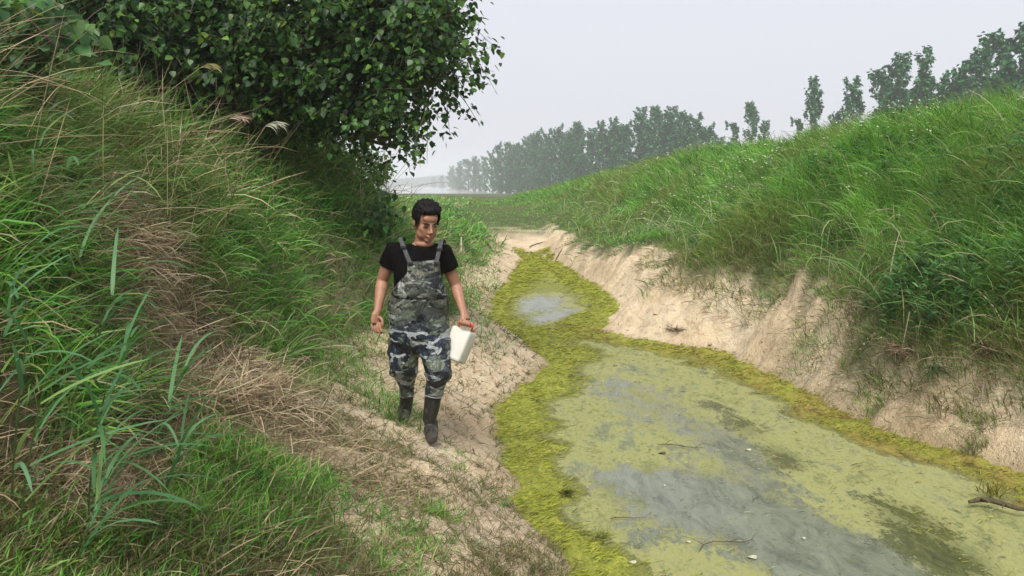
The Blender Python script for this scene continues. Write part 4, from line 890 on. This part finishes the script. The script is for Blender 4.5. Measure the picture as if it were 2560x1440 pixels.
for sx_ in (-1, 1): EH((sx_*.070, -.002, .048), (.014, .050, .045)); EH((sx_*.073, -.018, .012), (.007, .016, .028))
for _ in range(330):
    v = Vector((RS.normal(), RS.normal()*1.0-.1, abs(RS.normal())+.1)).normalized(); p0 = Vector((v.x*.076, .005+v.y*.085, .075+v.z*.066))
    d_ = (v+Vector((RS.normal()*.35+.25, -.35+RS.normal()*.3, .25))).normalized(); L_ = RS.uniform(.010, .026)
    hs_.tube([HM @ p0, HM @ (p0+d_*L_*.6), HM @ (p0+d_*L_+Vector((.004, -.004, -.004)))], [.0055, .004, .001], 5)
hs_.remesh('hair', .0032, 3, M_HAIR, man)
# shirt
def fold(sc_, amp, s0, zs=1.):
    def f(V):
        a = V[:, 0]*sc_+3*noise(V[:, 2]*9*zs, V[:, 1]*9, s0); b = V[:, 2]*sc_*zs+V[:, 1]*sc_*.6
        return amp*((fbm(a, b, 3, s0)-.5)*2)
    return f
sh_ = Solid()
sh_.rings([(PM(1056, 608, 5.43), .078, .058), (PM(1054, 612, 5.43), .115, .075), (PM(1050, 619, 5.43), .160, .092), (PM(1047, 640, 5.43), .172, .108), (PM(1045, 680, 5.42), .158, .118), (PM(1045, 720, 5.42), .152, .118), (PM(1046, 760, 5.42), .15, .115)], 26, 2.3)
for S_, E_ in ((S_R, E_R), (S_L, E_L)): sh_.tube([S_.lerp(PM(1048, 622), .35)+Vector((0, 0, -.012)), S_, S_.lerp(E_, .30), S_.lerp(E_, .50)], [.062, .065, .062, .063], 16)
sh_.remesh('t_shirt', .006, 5, M_SHIRT, man, disp=fold(14, .0045, 221))
# neck opening: skin of the throat showing over the shirt
nk = Solid(); nk.ell(PM(1061, 609, 5.385), (.060, .052, .030), nu=24, nv=14); nk.remesh('throat', .004, 2, M_SKIN, man)
# waders: trunk and baggy legs in one, bib, boots, straps
wd = Solid()
wd.rings([(PM(1050, 712, 5.42), .135, .118), (PM(1049, 728, 5.42), .170, .124), (PM(1047, 742, 5.42), .188, .132), (PM(1046, 790, 5.42), .194, .136), (PM(1047, 830, 5.42), .193, .136), (PM(1048, 852, 5.42), .184, .122), (PM(1048, 872, 5.42), .165, .10), (PM(1048, 886, 5.42), .10, .06)], 32, 2.3)
wd.rings([(PM(1010, 845, 5.44), .112, .120), (PM(1010, 900, 5.44), .096, .108), (PM(1011, 922, 5.44), .090, .102), (PM(1013, 935, 5.46), .080, .090), (PM(1016, 948, 5.48), .060, .068), (PM(1018, 970, 5.54), .052, .056), (PM(1018, 992, 5.57), .047, .05)], 24)
wd.rings([(PM(1087, 845, 5.40), .104, .120), (PM(1090, 895, 5.36), .092, .108), (PM(1095, 926, 5.33), .086, .098), (PM(1096, 940, 5.32), .080, .092), (PM(1092, 954, 5.33), .066, .076), (PM(1087, 974, 5.36), .060, .066), (PM(1084, 992, 5.38), .057, .060)], 24)
wd.ell(PM(985, 928, 5.45), (.030, .06, .030)); wd.ell(PM(1117, 936, 5.34), (.030, .06, .034)); wd.ell(PM(1036, 928, 5.43), (.03, .05, .026)); wd.ell(PM(1070, 934, 5.36), (.03, .05, .028))
wd.remesh('waders', .0075, 4, M_CAMO, man, disp=fold(9, .014, 231, .8))
bb = Solid()
bb.rings([(PM(1057, 651, 5.335), .103, .022), (PM(1057, 655, 5.335), .106, .030), (PM(1056, 680, 5.335), .116, .042), (PM(1053, 700, 5.345), .135, .06), (PM(1051, 716, 5.36), .158, .085), (PM(1049, 732, 5.38), .180, .110), (PM(1048, 742, 5.39), .18, .11)], 30, 2.4)
bb.remesh('bib', .006, 3, M_CAMO, man, disp=fold(9, .006, 241))
bt = Solid()
toeF = gv(-.50, 5.20)
bt.tube([PM(1084, 984, 5.38), PM(1079, 1020, 5.39), PM(1073, 1050, 5.41), Vector((fF.x, 5.43, fF.z+.10)), Vector((fF.x, 5.44, fF.z+.045))], [.056, .052, .044, .044, .046], 16)
bt.tube([Vector((fF.x-.005, 5.47, fF.z+.04)), Vector((fF.x, 5.40, fF.z+.05)), Vector((fF.x+.015, 5.31, fF.z+.042)), Vector((fF.x+.03, 5.235, fF.z+.032))], [(.040, .038), (.045, .05), (.048, .036), (.034, .026)], 14)
bt.remesh('boot', .0065, 3, M_BOOT, man)
bt = Solid()
bt.tube([PM(1018, 972, 5.54), PM(1018, 985, 5.565), PM(1015, 1010, 5.60), PM(1012, 1035, 5.65), Vector((fB.x, 5.70, fB.z+.06))], [.044, .047, .045, .041, .044], 16)
bt.tube([Vector((fB.x-.005, 5.73, fB.z+.045)), Vector((fB.x, 5.66, fB.z+.05)), Vector((fB.x+.01, 5.56, fB.z+.035)), Vector((fB.x+.02, 5.50, fB.z+.028))], [(.040, .038), (.045, .05), (.046, .034), (.034, .024)], 14)
bt.remesh('boot', .0065, 3, M_BOOT, man)
M_CORD = plain('pale_cord', (.3, .31, .31), .6, .3)
def ring(c, rx_, ry_, r, name, mat):
    s = Solid(); s.tube([Vector((c.x+rx_*math.cos(a), c.y+ry_*math.sin(a), c.z+.006*math.sin(2*a))) for a in np.linspace(0, 2*PI, 25)], [r]*25, 6); return s.build(name, mat, man)
ring(PM(1084, 988, 5.38), .060, .064, .0028, 'boot_cord', M_CORD); ring(PM(1018, 985, 5.565), .051, .054, .0026, 'boot_cord', M_CORD)
def strap(pts, w, name='strap'):
    s = Solid(); V = []; q = []
    for p_, nrm in pts:
        d_ = Vector((1, 0, .12)); n_ = Vector(nrm).normalized(); sd_ = (d_-n_*d_.dot(n_)).normalized()
        for a, b in ((-1, 0), (1, 0), (1, 1), (-1, 1)): V.append(p_+sd_*(a*w*.5)+n_*(b*.004))
    for i in range(len(pts)-1):
        for j in range(4): q.append((i*4+j, i*4+(j+1) % 4, (i+1)*4+(j+1) % 4, (i+1)*4+j))
    q.append((3, 2, 1, 0)); m_ = (len(pts)-1)*4; q.append((m_, m_+1, m_+2, m_+3)); s.add([tuple(v) for v in V], q); o = s.build(name, M_STRAP, man); o.data.polygons.foreach_set('use_smooth', [False]*len(o.data.polygons)); return o
def strapline(x0, y0, x1, y1, w):
    # from the bib corner up the chest and over the shoulder
    P_ = []
    for t in np.linspace(0, 1, 7):
        px, py = x0+(x1-x0)*t, y0+(y1-y0)*t; P_.append((PM(px, py, 5.312+.045*t**1.5), (0, -1, .1+.5*t)))
    e = P_[-1][0]; P_.append((e+Vector((0, .035, .008)), (0, -.5, 1))); P_.append((e+Vector((.005, .085, .004)), (0, .2, 1))); P_.append((e+Vector((.01, .13, -.02)), (0, 1, .5)))
    return strap(P_, w)
st1 = strapline(1026, 660, 1001, 598, .027); st2 = strapline(1090, 660, 1103, 604, .027)
def boxm(c, d, M_=None, bv=.004, name='box', mat=None, parent=None):
    import bmesh
    bm = bmesh.new(); bmesh.ops.create_cube(bm, size=1); bmesh.ops.scale(bm, vec=d, verts=bm.verts); bmesh.ops.bevel(bm, geom=bm.edges[:], offset=bv, segments=3, affect='EDGES', profile=.6)
    if M_ is not None: bm.transform(M_)
    bmesh.ops.translate(bm, vec=c, verts=bm.verts); me = bpy.data.meshes.new(name); bm.to_mesh(me); bm.free(); me.materials.append(mat)
    me.polygons.foreach_set('use_smooth', [True]*len(me.polygons)); o = bpy.data.objects.new(name, me); C.objects.link(o)
    if parent: o.parent = parent; o.matrix_parent_inverse = Matrix.Translation(-Vector(parent.location))
    return o
for px, py, yy in ((1008, 617, 5.325), (1099, 622, 5.325), (1025, 657, 5.300), (1091, 657, 5.300)): boxm(PM(px, py, yy), (.036, .012, .022), None, .003, 'buckle', M_BUCK, man)
# pocket seam and centre seam of the waders
# ------------------------------------------------------------------ the jug in his hand
def plastic():
    m, n, b, o = nodes('white_plastic'); tc = N(n, 'ShaderNodeTexCoord').outputs['Object']
    n.links.new(ramp(n, tex(n, 9, 4, .6, tc), [(.3, (.44, .43, .39)), (.7, (.55, .54, .50))]), b.inputs['Base Color']); b.inputs['Roughness'].default_value = .45; b.inputs['Subsurface Weight'].default_value = .1; return m
jc = PM(1147, 862, 5.42); jug = empty('plastic_jug', jc, label='white plastic jug with red handle carried in the man\'s hand', cat='jug')
JM = Matrix.Rotation(math.radians(23), 4, 'Y') @ Matrix.Rotation(math.radians(-12), 4, 'X') @ Matrix.Rotation(math.radians(-32), 4, 'Z')
boxm(jc, (.150, .105, .215), JM, .022, 'body', plastic(), jug)
M_RED = plain('red_plastic', (.72, .08, .035), .45, .4)
hd = Solid(); tp = lambda x_, y_, z_: jc+(JM.to_3x3() @ Vector((x_, y_, z_)))
hd.tube([tp(-.05, 0, .100), GR-hdir*.050+Vector((0, 0, -.012)), GR-hdir*.035, GR, GR+hdir*.030, GR+hdir*.045+Vector((0, 0, -.012)), tp(.05, 0, .100)], [.006, .007, .008, .008, .008, .007, .006], 10); hd.build('handle', M_RED, jug)
hd = Solid(); hd.tube([tp(-.080, -.030, -.02), tp(-.079, -.01, .02), tp(-.078, .012, .055)], [(.004, .008)]*3, 8); hd.build('red_stripe', M_RED, jug)
# ------------------------------------------------------------------ haze
bpy.context.view_layer.update()
def haze():
    lo, hi = Vector((-1500, -80, -4.2)), Vector((1500, 1500, 26)); V = [(x_, y_, z_) for x_ in (lo.x, hi.x) for y_ in (lo.y, hi.y) for z_ in (lo.z, hi.z)]
    o = mesh('haze', V, [(0, 1, 3, 2), (4, 6, 7, 5), (0, 4, 5, 1), (2, 3, 7, 6), (0, 2, 6, 4), (1, 5, 7, 3)], sm=False)
    m = bpy.data.materials.new('haze_air'); m.use_nodes = True; n = m.node_tree; n.nodes.clear(); ou = n.nodes.new('ShaderNodeOutputMaterial'); v = n.nodes.new('ShaderNodeVolumePrincipled')
    v.inputs['Color'].default_value = (.93, .95, .98, 1); v.inputs['Density'].default_value = .00125; v.inputs['Anisotropy'].default_value = .2
    n.links.new(v.outputs[0], ou.inputs['Volume']); o.data.materials.append(m); tag(o, 'pale haze over the river and far trees', 'haze', kind='stuff')
haze()
